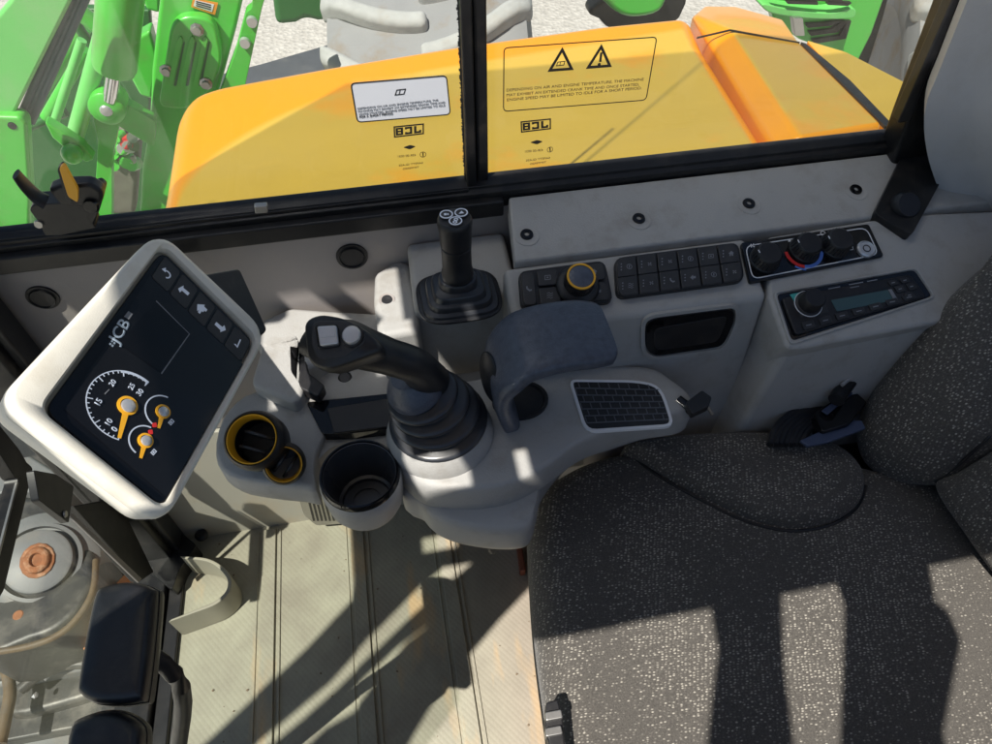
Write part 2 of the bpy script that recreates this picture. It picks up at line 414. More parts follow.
def box(bm, a, b):
    x0, y0, z0 = a; x1, y1, z1 = b
    return prism(bm, [(x0, y0, z0), (x1, y0, z0), (x1, y1, z0), (x0, y1, z0)], (0, 0, z1-z0))
def puff(outline, up, h, base=.0, edge=.35, rings=12, bm=None, wob=0):
    """upholstered cushion: rounded edge rising to a slightly crowned top"""
    bm = bm or bmesh.new(); up = V(up); P = [V(p) for p in outline]; c = sum(P, V())/len(P); n = len(P)
    R_ = [[bm.verts.new(p-up*base) for p in P]] if base else []
    for k in range(rings):
        a = 1-(1-k/rings)**1.6 if k else 0
        a = (k/rings)**1.5
        e = min(1, a/edge)
        hh = h*math.sqrt(max(0, 1-(1-e)**2))*(.86+.14*min(1, a))
        R_.append([bm.verts.new(p+(c-p)*a+up*hh) for p in P])
    for x, y in zip(R_, R_[1:]):
        for q in range(n): bm.faces.new((x[q], x[(q+1) % n], y[(q+1) % n], y[q]))
    top = bm.verts.new(c+up*h)
    for q in range(n): bm.faces.new((R_[-1][q], R_[-1][(q+1) % n], top))
    bm.faces.new(R_[0])
    return bm
def arcband(pl, c, s, a0, a1, w, thick=.0008, off=.0004, n=32, bm=None, tr=None):
    """flat arc on a plane: centre and start pixel give the radius; sweep a0..a1 degrees from the start, + is clockwise in the picture"""
    bm = bm or bmesh.new(); o = pl.p(*c, off); e = pl.p(*s, off)-o; r = e.length; e.normalize(); f = -(pl.n.cross(e))
    A, B = [], []
    for i in range(n+1):
        t = R(a0+(a1-a0)*i/n); d = e*math.cos(t)+f*math.sin(t)
        A.append(o+d*r); B.append(o+d*(r-w))
    return prism(bm, A+B[::-1], -pl.n*thick)
FONTS = {}
def text(name, s, pl, p0, p1, m, parent, mirror=False, off=.0005, hs=1.0, thick=.0, bold=0, shear=0):
    cu_ = bpy.data.curves.new(name, 'FONT'); cu_.body = s; cu_.size = 1; cu_.extrude = 0.0; cu_.offset = bold; cu_.shear = shear; cu_.resolution_u = 3
    t = bpy.data.objects.new(name, cu_); C.objects.link(t)
    bpy.context.view_layer.update()
    dg = bpy.context.evaluated_depsgraph_get()
    me = bpy.data.meshes.new_from_object(t.evaluated_get(dg))
    bpy.data.objects.remove(t); bpy.data.curves.remove(cu_)
    a = pl.p(*p0, off); b = pl.p(*p1, off); ex = b-a; w = ex.length; ex.normalize(); ey = pl.n.cross(ex)
    xs = [v.co.x for v in me.vertices]; x0, x1 = min(xs), max(xs); k = w/(x1-x0)
    par = ORG[parent.name]
    bm = bmesh.new(); bm.from_mesh(me); bpy.data.meshes.remove(me)
    for v in bm.verts:
        u = (v.co.x-x0)*k
        if mirror: u = w-u
        v.co = a+ex*u+ey*(v.co.y*k*hs)
    g = bmesh.ops.extrude_face_region(bm, geom=bm.faces[:])
    for e in g['geom']:
        if isinstance(e, bmesh.types.BMVert): e.co += pl.n*.0003
    return obj(name, bm, m, parent, smooth=0)
# ================================================================== SETTING
gm = ground_mat()
bm = bmesh.new(); f_ = [bm.verts.new(p) for p in ((-80, -80, -1.1), (80, -80, -1.1), (80, 80, -1.1), (-80, 80, -1.1))]; bm.faces.new(f_)
obj('ground', bm, gm, kind='structure')
GSHADE = mat('painted_ground_shade', (.075, .082, .095), .85, var=.25, vscale=9, bump=.5, bscale=60, dirt=(.16, .155, .15), dirt_amt=.6, dscale=3)
bm = bmesh.new(); bm.faces.new([bm.verts.new(p) for p in on(PZ(-1.095), [(40, 62), (140, 46), (215, 76), (262, 64), (345, 40), (420, 30), (420, 110), (200, 130), (40, 130)])])  # dark sheet standing in for a shadow on the gravel
obj('ground_shade', bm, GSHADE, smooth=0, kind='structure')
bm = bmesh.new(); box(bm, (-.63, -.2, -.05), (1.1, .85, 0))
# raised strips of the mat
for x0 in (-.405, -.203, -.004):
    box(bm, (x0, -.19, -.01), (x0+.030, .828, .0075))
    box(bm, (x0+.036, -.19, -.01), (x0+.042, .828, .004))
    box(bm, (x0-.012, -.19, -.01), (x0-.008, .828, .003))
obj('floor', bm, FLOORM, bevel=.0015, segs=2, kind='structure')

# ------------------------------------------------------------------ right-hand wall
WY = .845
WALL = PY(WY)
wall = thing('side_wall', 'grey plastic lined cab wall under the long side window, with round plugs', 'wall', (0, WY, 0))
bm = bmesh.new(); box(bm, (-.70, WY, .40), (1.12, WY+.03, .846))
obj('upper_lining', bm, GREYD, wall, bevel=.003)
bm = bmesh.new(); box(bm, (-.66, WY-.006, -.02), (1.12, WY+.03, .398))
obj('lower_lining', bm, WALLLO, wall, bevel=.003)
for cx, cy, rx in ((352, 256, 16), (43, 297, 17)):
    o = WALL.p(cx, cy); r_ = (WALL.p(cx+rx, cy)-o).length
    bm = lathe([(0, .004), (r_*.72, .004), (r_*.76, .0065), (r_*.8, .003), (r_*.98, .003), (r_, 0), (r_, -.003)], o, (0, -1, 0), 40)
    pg = obj('round_plug', bm, BLACK, wall)
bm = bmesh.new(); box(bm, (-.70, .832, .838), (.168, .875, .866))
obj('sill_rail', bm, FRAME, wall, bevel=.003)
bm = bmesh.new(); box(bm, (.168, .847, .838), (1.1, .874, .8662)); obj('sill_rail', bm, FRAME, wall)
# clip on the rail under the left pane
pl = PY(.83)
obj('rail_clip', slab(pl, [(254, 207), (267, 206), (268, 213), (255, 214)], .01, .002), STEEL, wall, bevel=.0015)

# ------------------------------------------------------------------ side window
win = thing('side_window', 'sliding side window in a black frame with warning stickers and etched glass marks', 'window', (.1, .86, .87))
GL = PY(.872)
prof = [(.846, .8645), (.846, .874), (.853, .877), (.853, .882), (.860, .884), (.866, .887), (.878, .887), (.900, .868), (.900, .8645)]
bm = loft([[V((x, y, z)) for y, z in prof] for x in (-.70, .86)])
obj('frame_rail', bm, FRAME, win, bevel=.0012, segs=2)
bm = loft([[V((x, y, z)) for y, z in ((.850, .868), (.850, .8805), (.8575, .8805), (.8575, .868))] for x in (-.70, .118)])
fr = obj('slide_track', bm, FRAME, win, bevel=.001, segs=2)
# centre posts
xa = GL.p(464, 150).x; xb = GL.p(475, 150).x; xc = GL.p(487, 150).x
bm = bmesh.new(); box(bm, (xa, .855, .881), (xb-.001, .880, 1.215)); obj('centre_post', bm, FRAME, win, bevel=.003)
bm = bmesh.new(); box(bm, (xb, .862, .884), (xc, .892, 1.215)); obj('centre_post', bm, FRAME, win, bevel=.003)
bm = bmesh.new()
for i in range(420):
    z = .889+i*.0017; w = random.uniform(.0012, .0034)
    box(bm, (xa-w, .866, z), (xa+.001, .868, z+.0010))
obj('brush_seal', bm, BLACK, win, smooth=0)
def pane(x0, x1, y, nm='pane'):
    bm = bmesh.new(); box(bm, (x0, y, .8855), (x1, y+.004, 2.35)); return obj(nm, bm, GLASS, win, smooth=0)
pane(-.695, xc+.001, .8695); pane(xc, .855, .8745)
SL = PY(.8685); SR = PY(.8735)
# white sticker, left pane
st = obj('sticker', slab(SL, rc([(350, 83), (447, 75), (451, 115), (357, 123)], 5), .0004, .0006), LABELW, win, smooth=0, label='white rectangular sticker with small print')
obj('border', frame_ring(SL, rc([(350, 83), (447, 75), (451, 115), (357, 123)], 5), .0016, .0003, .0010), INK, st, smooth=0)
lines = ['DEPENDING ON AIR AND ENGINE TEMPERATURE, THE', 'MACHINE MAY EXHIBIT AN EXTENDED CRANK TIME AND', 'ONCE STARTED, ENGINE SPEED MAY BE LIMITED TO IDLE']
for i, (s, a, b) in enumerate(zip(lines, ((357.5, 109.3), (358, 112.2), (359, 115.1)), ((438, 100.6), (445, 102.9), (445, 105.9)))):
    text('sticker_text', s, SL, a, b, DIM, st, off=.0010, hs=.85)
text('sticker_text', 'FOR A SHORT PERIOD', SL, (359.5, 118), (393, 114.4), INK, st, off=.0010)
def book(pl, c, w, h, par, off):
    x, y = c
    bm = bmesh.new()
    q = [(x-w*.9, y+h*.8), (x-w*.6, y-h*.7), (x, y-h*.85), (x+w, y-h*1.0), (x+w*.7, y+h*.5), (x-w*.2, y+h*.65)]
    frame_ring(pl, q, .0011, .0003, off, bm)
    frame_ring(pl, [(x-w*.25, y+h*.65), (x, y-h*.85), (x+w*.12, y-h*.85), (x-w*.12, y+h*.62)], .0004, .0003, off, bm)
    return obj('book_symbol', bm, INK, par, smooth=0)
book(SL, (400, 92.5), 6, 3.8, st, .0010)
# etched outline sticker, right pane
so = rc([(503.5, 47.5), (657.5, 36.5), (646.5, 100.5), (503, 112)], 5)
st2 = obj('sticker', frame_ring(SR, so, .0014, .0003, .0006), INK, win, smooth=0, label='clear sticker with two warning triangles in black print')
for tri in ([(547.5, 72), (562.5, 47), (573.8, 70)], [(585.8, 69), (601.6, 44), (612, 67)]):
    obj('warning_triangle', frame_ring(SR, tri, .0038, .0003, .0006), INK, st2, smooth=0)
book(SR, (560.5, 64), 5, 3, st2, .0006)
obj('exclamation_mark', slab(SR, rc([(599, 62), (600.2, 52.5), (602.6, 52.3), (601.4, 62)], .6), .0003, .0006), INK, st2, smooth=0)
o = SR.p(599.2, 64.3, .0003); obj('exclamation_mark', cyl(o, (0, -1, 0), .0022, .0003, 12), INK, st2, smooth=0)
for s, a, b in (('DEPENDING ON AIR AND ENGINE TEMPERATURE, THE MACHINE', (506.5, 91.5), (643.5, 80.5)), ('MAY EXHIBIT AN EXTENDED CRANK TIME AND ONCE STARTED,', (506.5, 96.4), (639, 85.6)), ('ENGINE SPEED MAY BE LIMITED TO IDLE FOR A SHORT PERIOD.', (507, 101.2), (641.5, 89.2))):
    text('sticker_text', s, SR, a, b, INK, st2, off=.0006, hs=.85)
# mirrored maker's marks etched in both panes
def quad4(Q, u, v):
    lt_, rt, rb, lb = map(V, Q); return tuple((lt_*(1-u)+rt*u)*(1-v)+(lb*(1-u)+rb*u)*v)
def etched(pl, x, y, par):
    g = obj('etched_mark', frame_ring(pl, [(x-15.5, y-4.5), (x+15, y-7.6), (x+15, y+3.2), (x-15, y+6.8)], .0020, .0003, .0006), INK, par, smooth=0, label='black maker mark seen in reverse')
    BX = [(x-15.5, y-4.5), (x+15, y-7.6), (x+15, y+3.2), (x-15, y+6.8)]
    bl = lambda pts: [quad4(BX, 1-u, v) for u, v in pts]
    bm = bmesh.new()
    slab(pl, bl([(.25, .17), (.33, .17), (.33, .83), (.09, .83), (.09, .56), (.16, .56), (.16, .66), (.25, .66)]), .0003, .0006, bm)
    slab(pl, bl([(.39, .17), (.63, .17), (.63, .38), (.56, .38), (.56, .34), (.465, .34), (.465, .66), (.56, .66), (.56, .62), (.63, .62), (.63, .83), (.39, .83)]), .0003, .0006, bm)
    for a_, b_, c_, d_ in ((.69, .17, .765, .83), (.86, .17, .935, .83), (.766, .17, .859, .32), (.766, .43, .859, .57), (.766, .68, .859, .83)):
        slab(pl, bl([(a_, b_), (c_, b_), (c_, d_), (a_, d_)]), .0003, .0006, bm)
    obj('etched_letters', bm, INK, g, smooth=0)
    bm = slab(pl, rc([(x-6, y+16.5), (x+1, y+14), (x+7, y+15.5), (x+1, y+18.5)], 1.5), .0003, .0006)
    e = obj('etched_emblem', bm, INK, g, smooth=0)
    text('etched_text', '43R-00 0031', pl, (x-11, y+26.6), (x+7, y+25), INK, g, mirror=True, off=.0006)
    o = pl.p(x+14, y+23.5, .0006); r_ = .0046
    obj('etched_ring', lathe([(r_, 0), (r_, .0003), (r_*.84, .0003), (r_*.84, 0)], o, pl.n, 24, closed=True), INK, g, smooth=0)
    obj('etched_text', slab(pl, [(x+13.4, y+21.6), (x+14.6, y+21.5), (x+14.8, y+25.6), (x+13.7, y+25.7)], .0003, .0006), INK, g, smooth=0)
    text('etched_text', 'SAFETY GLASS', pl, (x-10, y+35.4), (x+14, y+32.6), INK, g, mirror=True, off=.0006, hs=.8)
    text('etched_text', 'TEMPERED', pl, (x-6, y+38.8), (x+10, y+36.8), INK, g, mirror=True, off=.0006, hs=.8)
etched(SL, 409, 131, win); etched(SR, 536, 126, win)

# latch at the front end of the sliding pane
lt = thing('window_latch', 'black window latch with an orange tab, standing on the front end of the sill', 'latch', tuple(PY(.84).p(55, 225)))
LP = PY(.83)
obj('latch_body', slab(LP, rc([(29, 210), (33, 205), (63, 203), (98, 190), (104, 195), (99, 212), (93, 224), (97, 228), (60, 236), (45, 236), (38, 222)], 3), .03), BLACK, lt, bevel=.003)
obj('latch_cover', slab(LP, rc([(47, 190), (62, 185), (90, 184), (103, 192), (103, 203), (92, 209), (60, 206)], 5), .022, .008), BLACK, lt, bevel=.006)
obj('lever_tab', sweep(on(LP, [(16, 174), (24, 184), (36, 196), (46, 202)], .022), [.010, .012, .013, .014], flat=.35, ref=(.3, 0, 1)), BLACK, lt)
obj('lever_tab', slab(LP, rc([(59, 168), (64, 164.5), (78, 190), (78, 203), (68, 197)], 3), .006, .026), YEL, lt, bevel=.002, label='orange upright latch tab')
obj('tab_edge', slab(LP, rc([(57, 169), (62, 164), (68, 174), (72, 204), (66, 200)], 3), .008, .017), BLACK, lt, bevel=.002)
o = LP.p(91, 206, .011); obj('latch_bolt', lathe([(0, .004), (.008, .004), (.0095, 0)], o, (0, -1, .2), 20), GLOSS, lt)
o = LP.p(39, 224, 0); obj('latch_bolt', lathe([(0, .003), (.005, .003), (.006, 0)], o, (0, -1, .2), 20), STEEL, lt)

# ------------------------------------------------------------------ rear pillar and trim
YC, ZC, YE, ZE = .73, .836, .63, .800
UP = Pl((0, YC, ZC), (0, -(.862-ZC), (WY-YC)))
PP = PY(.822)
pil = thing('rear_pillar', 'black rear cab pillar at the back end of the side window, with a round knob', 'pillar', tuple(PP.p(900, 215)))
obj('post', slab(PP, [(908, 122), (972, -40), (1030, -40), (944, 172), (912, 235), (874, 213)], .045), FRAME, pil, bevel=.006)
obj('seal_strip', slab(PP, [(898, 124), (957, -10), (964, -10), (910, 122)], .02, .003), RUBBER, pil, bevel=.003)
obj('post_foot', slab(UP, rc([(905, 150), (955, 150), (944, 176), (912, 235), (874, 213)], 5), .02, .010), FRAME, pil, bevel=.005)
o = UP.p(899, 208, .0); obj('knob', lathe([(.020, 0), (.0215, .004), (.0215, .018), (.018, .023), (0, .024)], o, UP.n+V((0, -.6, 0)), 32), BLACK, pil)
o = PP.p(909, 197, .0); obj('key_ring', lathe([(.0075, -.001), (.0075, .001), (.006, .001), (.006, -.001)], o+V((0, -.002, 0)), (0, -1, 0), 24, closed=True), STEEL, pil)
TP = PY(.76)
tr = thing('pillar_trim', 'tall grey plastic trim panel covering the rear pillar behind the seat', 'trim panel', tuple(TP.p(965, 200)))
edge = smooth_px([(995, -60), (972, 0), (944, 70), (929, 110), (930, 150), (944, 195), (985, 290)], 4, closed=False)
ba = on(TP, edge); 
rings = [[p+V((.05, .05, 0)) for p in ba], [p+V((.03, .045, 0)) for p in ba], [p+V((.005, .008, 0)) for p in ba], [p+V((.02, 0, 0)) for p in ba], [p+V((.055, -.012, 0)) for p in ba], [p+V((.075, -.045, 0)) for p in ba], [p+V((.4, -.06, 0)) for p in ba]]
bm = bmesh.new(); rg = [[bm.verts.new(p) for p in r] for r in rings]
for x, y in zip(rg, rg[1:]):
    for q in range(len(ba)-1): bm.faces.new((x[q], x[q+1], y[q+1], y[q]))
t_ = obj('trim_shell', bm, TRIM, tr, smooth=50); sd = t_.modifiers.new('t', 'SOLIDIFY'); sd.thickness = .006

# ================================================================== REAR CONSOLE SHELF
A0, A1 = PY(WY).p(512, 206), PY(WY).p(898, 153)
con = thing('side_console', 'grey moulded console shelf along the wall beside the seat, with screw holes and a tray', 'console', (.5, .74, 0))
xl0, xl1 = .172, 1.10
SWP = Pl((0, YE, ZE), (0, -(ZC-ZE), (YC-YE)))
def xprof(pr, x0, x1, taper=0): return loft([[V((x0, y, z)) for y, z in pr], [V((x1, y, z)) for y, z in pr]])
LOWN = V((0, -.97, .24))
x_cl = UP.p(508, 235).x
bm = loft([[V((x_cl+.014, WY-.001, .864)), V((x_cl, YC, ZC)), V((x_cl, YC, ZC-.022)), V((x_cl+.012, WY-.001, .83))],
           [V((xl1, WY-.001, .864)), V((xl1, YC, ZC)), V((xl1, YC, ZC-.022)), V((xl1, WY-.001, .83))]])
up_ = obj('upper_panel', bm, GREY, con, bevel=.004)
xsw = SWP.p(507, 290).x
xr_ = .575
bm = loft([[V((x, YC-.002, ZC-.006)), V((x, YE, ZE)), V((x, YE-.001, ZE-.012)), V((x, YE-.035, .46)), V((x, YC-.002, .46))] for x in (xsw, SWP.p(768, 296).x)])
obj('shelf', bm, GREY, con, bevel=.010, segs=4)
# radio end of the shelf, dropping lower
a = SWP.p(775, 262); 
xq = SWP.p(768, 296).x
RP = SWP
bm = slab(SWP, [(768.5, 262), (768.5, 297), (787, 348), (800, 349), (1000, 311), (1000, 210), (905, 214), (768, 236.5)], .10)
obj('radio_housing', bm, GREY, con, bevel=.007, segs=4)
e0, e1 = SWP.p(787, 348, -.012), SWP.p(1000, 311, -.012)
bm = prism(bmesh.new(), [e0, e1, e1+V((.03, -.05, -.36)), e0+V((-.045, -.02, -.36))], (0, .12, 0))
obj('lower_housing', bm, GREY, con, bevel=.012, segs=4)
# screw recesses along the upper panel
for cx, cy in ((527, 236), (639, 220), (749, 205), (856, 191)):
    o = UP.p(cx, cy); k = .0165
    sc = obj('screw_recess', lathe([(k*1.15, -.002), (k*1.12, .0015), (k*.95, .002), (k*.72, -.0), (k*.55, .0005), (k*.0, .0005)], o, UP.n, 32), GREY, con)
    obj('screw', lathe([(0, .0012), (k*.2, .0012), (k*.25, .004), (k*.55, .0035), (k*.62, .0004)], o+V((0, .002, 0)), UP.n, 24), GLOSS, sc)
# tray on the front of the shelf
LF = Pl((0, YE-.0013, ZE-.013), (0, -.338, .034))
tray = rc([(645, 325), (654, 318), (735, 308), (735, 322), (723, 347), (655, 357), (646, 350)], 8)
bz = rc([(641, 322), (652, 315), (740, 304), (740, 323), (726, 351), (654, 361), (641, 354)], 10)
tr_ = obj('tray', slab(LF, tray, .004, .0035), GLOSS, con, bevel=.0025)
obj('tray_floor', slab(LF, rc([(654, 329), (727, 316), (726, 323), (718, 342), (658, 351), (654, 345)], 6), .002, .0042), BLACK, tr_, bevel=.001)
obj('tray_surround', frame_ring(LF, bz, .006, .006, .004), GREY, con, bevel=.002)

# ------------------------------------------------------------------ rotary controller
def keypad(pl, outline, base_h, nm): return slab(pl, outline, base_h+.004, base_h)
def quad(Q, u0, v0, u1, v1, g=0):
    """sub-rectangle of a four corner pixel panel Q = lt, rt, rb, lb"""
    lt_, rt, rb, lb = map(V, Q)
    f = lambda u, v: tuple((lt_*(1-u)+rt*u)*(1-v)+(lb*(1-u)+rb*u)*v)
    return [f(u0+g, v0+g), f(u1-g, v0+g), f(u1-g, v1-g), f(u0+g, v1-g)]
rot = thing('rotary_controller', 'charcoal rotary control pad with a yellow ringed dial, behind the arm pad', 'control pad', tuple(SWP.p(566, 282)))
Q = [(518, 271), (605, 259.5), (614, 302), (521, 307)]
obj('base', keypad(SWP, rc(Q, [9, 9, 9, 6]), .008, ''), BLACK, rot, bevel=.003)
KB = SWP.up(.0085)
def key(par, q, sym, r=2.5, h=.004, pl=KB, sc=1.0, m=KEY):
    k = obj('key', slab(pl, rc(q, r), .004, h), m, par, bevel=.0015, segs=2)
    if sym:
        cx = sum(p[0] for p in q)/4; cy = sum(p[1] for p in q)/4
        symbol(pl, cx, cy, sym, k, h+.0002, sc)
    return k
def symbol(pl, cx, cy, kind, par, off, s=1.0, m=None):
    m = m or DIM; bm = bmesh.new(); P = lambda *a: [(cx+x*s, cy+y*s) for x, y in a]
    w = .0009*s
    if kind == 'ring':
        o = pl.p(cx, cy, off); lathe([(.0048*s, 0), (.0048*s, .0003), (.0038*s, .0003), (.0038*s, 0)], o, pl.n, 20, bm, closed=True)
        slab(pl, P((-.6, -1.6), (.6, -1.7), (.6, 1.4), (-.6, 1.5)), .0003, off, bm)
    elif kind == 'box': frame_ring(pl, P((-3, -2), (3, -2.6), (3.2, 2), (-2.8, 2.6)), w, .0003, off, bm); slab(pl, P((-1, -.5), (1, -.7), (1, .5), (-1, .7)), .0003, off, bm)
    elif kind == 'wave':
        for d in (-2.2, 0, 2.2): slab(pl, P((-3, d), (-1, d-1.1), (1, d+.3), (3, d-.9), (3, d-.2), (1, d+1), (-1, d-.4), (-3, d+.7)), .0003, off, bm)
    elif kind == 'arrow': slab(pl, P((-3.4, .2), (0, -3.1), (0, -1.3), (3.2, -1.7), (3.2, .9), (0, 1.3), (0, 3)), .0003, off, bm)
    elif kind == 'phone': slab(pl, P((-3, -2), (-1.6, -2.6), (-1.2, -.6), (.8, 1), (2.8, .5), (3, 2), (.5, 2.8), (-2.4, .6)), .0003, off, bm)
    elif kind == 'house': slab(pl, P((-3.2, .2), (0, -3), (3.2, -.4), (2, -.2), (2.2, 2.4), (.6, 2.6), (.5, .9), (-.6, 1), (-.5, 2.8), (-1.9, 3), (-2, .4)), .0003, off, bm)
    elif kind == 'fan':
        for k in range(4):
            a = k*1.571+.3; slab(pl, P((0, 0), (2.6*math.cos(a), 2.2*math.sin(a)), (2.6*math.cos(a+.7), 2.2*math.sin(a+.7))), .0003, off, bm)
    elif kind == 'leds':
        for k in range(3): slab(pl, P((-.7, -4+3.2*k-.6), (.7, -4+3.2*k-.7), (.7, -4+3.2*k+.6), (-.7, -4+3.2*k+.7)), .0003, off, bm)
    return obj('symbol', bm, m, par, smooth=0)
key(rot, quad(Q, .02, .05, .19, .97, .012), 'phone', 5)
key(rot, quad(Q, .20, .05, .45, .48, .012), 'box', 2)
key(rot, quad(Q, .20, .51, .45, .97, .012), 'wave', 2)
key(rot, quad(Q, .72, .05, .98, .46, .012), 'house', 4)
key(rot, quad(Q, .72, .50, .98, .95, .012), 'arrow', 5)
o = KB.p(577, 287.5)
dial = obj('dial', lathe([(.031, 0), (.031, .006), (.0285, .010), (.0265, .011), (.0215, .014), (.0205, .030), (.0195, .033), (0, .033)], o, SWP.n, 48), BLACK, rot)
obj('dial_ring', lathe([(.0198, .031), (.0198, .0345), (.0172, .0345), (.0172, .031)], o, SWP.n, 48, closed=True), YEL, dial)
obj('dial_cap', lathe([(.0171, .030), (.0171, .0335), (.015, .0345), (0, .0345)], o, SWP.n, 40), PAD, dial)
bm = bmesh.new()
for a in range(40):
    t = a*math.pi/20; aa, bb, _ = basis(SWP.n); d = aa*math.cos(t)+bb*math.sin(t)
    rod(o+d*.0208+SWP.n*.016, o+d*.0204+SWP.n*.029, .0008, 6, bm)
obj('dial_grip', bm, BLACK, dial)

# ------------------------------------------------------------------ twelve key pad
kp = thing('key_pad', 'charcoal pad of twelve rubber switches in two rows on the console shelf', 'control pad', tuple(SWP.p(680, 270)))
Q = [(614.5, 257.3), (738.5, 241.5), (746, 280.5), (617, 298)]
obj('base', keypad(SWP, rc(Q, [9, 8, 10, 9]), .008, ''), BLACK, kp, bevel=.003)
syms = ['ring', 'fan', 'fan', 'ring', 'box', 'house', 'wave', 'fan', 'phone', 'arrow', 'ring', 'fan']
for r_ in range(2):
    for c_ in range(6):
        q = quad(Q, .012+c_*.1627, .03+r_*.47, .012+(c_+1)*.1627, .03+(r_+1)*.47, .006)
        rad = [1.2]*4
        if c_ == 0: rad[0 if r_ == 0 else 3] = 8
        if c_ == 5: rad[1 if r_ == 0 else 2] = 8
        cx = sum(p[0] for p in q)/4; cy = sum(p[1] for p in q)/4
        k = obj('key', slab(KB, rc(q, rad), .004, .004), KEY, kp, bevel=.0015, segs=2)
        symbol(KB, cx+2.5, cy, syms[r_*6+c_], k, .0042, .85)
        symbol(KB, cx-5.5, cy+1, 'leds', k, .0042, .9)

# ------------------------------------------------------------------ heater panel
hp = thing('heater_panel', 'black heater control panel with three knobs and a red and blue temperature arc', 'control panel', tuple(SWP.p(812, 255)))
Q = [(741, 242.5), (869, 223.5), (884.5, 256), (750, 283)]
obj('panel', slab(SWP, rc(Q, 3), .008, .005), GLOSS, hp, bevel=.002)
obj('white_outline', frame_ring(SWP, rc(quad(Q, .022, .09, .97, .93), 8), .0016, .0003, .0054), WHITE, hp, smooth=0)
HB = SWP.up(.0052)
for i, (cx, cy) in enumerate(((764, 260), (803.5, 250), (834, 246))):
    o = HB.p(cx, cy)
    kn = obj('knob', lathe([(.0225, 0), (.0225, .004), (.0205, .006), (.0185, .020), (.016, .0225), (0, .0225)], o, SWP.n, 40), BLACK, hp)
    aa, bb, _ = basis(SWP.n)
    bm = bmesh.new()
    for k in range(24):
        t = k*math.pi/12; d = aa*math.cos(t)+bb*math.sin(t); rod(o+d*.0205+SWP.n*.006, o+d*.0187+SWP.n*.019, .0009, 6, bm)
    obj('knob_grip', bm, BLACK, kn)
    obj('pointer', slab(HB, [(cx-6, cy-10), (cx-5, cy-10.3), (cx-3.5, cy-7.5), (cx-4.5, cy-7.2)], .0004, .0231), WHITE, kn, smooth=0)
c0 = (803.5, 250)
obj('hot_arc', arcband(HB, c0, (785, 253.5), 5, -72, .005, off=.0005), RED, hp, smooth=0)
obj('cold_arc', arcband(HB, c0, (785, 253.5), -72, -175, .005, off=.0005), BLUE, hp, smooth=0)
obj('cold_arc', arcband(HB, c0, (782.8, 254), -45, -75, .0025, off=.0005), BLUE, hp, smooth=0)
symbol(HB, 752.5, 245.5, 'fan', hp, .0006, 1.0, WHITE)
for cx, cy in ((775.5, 248.5), (779, 255), (789.5, 240.5), (807.5, 235), (849, 235), (768, 267)):
    obj('scale_mark', slab(HB, [(cx-1.2, cy-1), (cx+1.2, cy-1.4), (cx+1.2, cy+1), (cx-1.2, cy+1.4)], .0003, .0006), WHITE, hp, smooth=0)
bm = bmesh.new(); o = HB.p(823, 233.5, .0004); lathe([(.0042, 0), (.0042, .0003), (.0030, .0003), (.0030, 0)], o, SWP.n, 20, bm, closed=True)
obj('scale_mark', bm, WHITE, hp, smooth=0)
obj('scale_mark', slab(HB, [(828, 231.5), (834, 230.4), (834, 231.6), (828, 232.7)], .0003, .0006), WHITE, hp, smooth=0)
obj('scale_mark', frame_ring(HB, [(849, 247), (853, 246.4), (853.6, 249.6), (849.5, 250.2)], .0008, .0003, .0006), WHITE, hp, smooth=0)
o = HB.p(865, 250)
lg = obj('socket_cover', lathe([(.0135, 0), (.0135, .004), (.0115, .0058), (.0105, .0045), (0, .0045)], o, SWP.n, 36), SILVER, hp)
obj('socket_symbol', lathe([(.006, 0), (.006, .0005), (.0045, .0005), (.0045, 0)], o+SWP.n*.0046, SWP.n, 24, closed=True), BLACK, lg)

# ------------------------------------------------------------------ radio
rd = thing('cab_radio', 'black cab radio with a small grey-green display, set below the heater panel', 'radio', tuple(SWP.p(855, 308)))
Q = [(776, 293.5), (914, 270.5), (938, 300), (793, 342)]
Q = [(776.5, 294), (915, 269.5), (933, 296.5), (792, 341)]
obj('bezel', slab(SWP, rc(Q, 5), .006, .001), GLOSS, rd, bevel=.002)
QF = [(782, 298), (911, 274), (927, 296.5), (796, 335)]
obj('face', slab(SWP, rc(QF, 4), .006, .006), BLACK, rd, bevel=.002)
RB = SWP.up(.0064)
obj('bezel_rim', frame_ring(SWP, rc([(773, 291.5), (917, 266.5), (937, 297), (790.5, 345)], 6), .0035, .004, .003), GREY, rd, bevel=.0012)
obj('display', slab(RB, rc([(831, 300.2), (887.5, 289.8), (893.5, 300.6), (837, 311.4)], 1), .001, .0005), LCD, rd, smooth=0)
obj('display_edge', slab(RB, [(888.2, 289.6), (891.5, 289), (898, 299.8), (894.4, 300.4)], .001, .0007), DIM, rd, smooth=0)
obj('teal_patch', slab(RB, [(790, 294.5), (801, 292), (804, 299), (794.5, 301.5)], .0005, .0006), TEAL, rd, smooth=0)
o = RB.p(808, 304)
kn = obj('volume_knob', lathe([(.019, 0), (.019, .003), (.0165, .004), (.0155, .020), (.0135, .0225), (0, .0225)], o, SWP.n, 40), BLACK, rd)
obj('knob_ring', lathe([(.0205, 0), (.0205, .0008), (.0192, .0008), (.0192, 0)], o, SWP.n, 40, closed=True), WHITE, kn, smooth=0)
obj('knob_plate', slab(RB, rc([(795, 303), (822, 297), (829, 312), (801, 318)], 1.5), .001, .0003), KEY, rd, bevel=.0005)
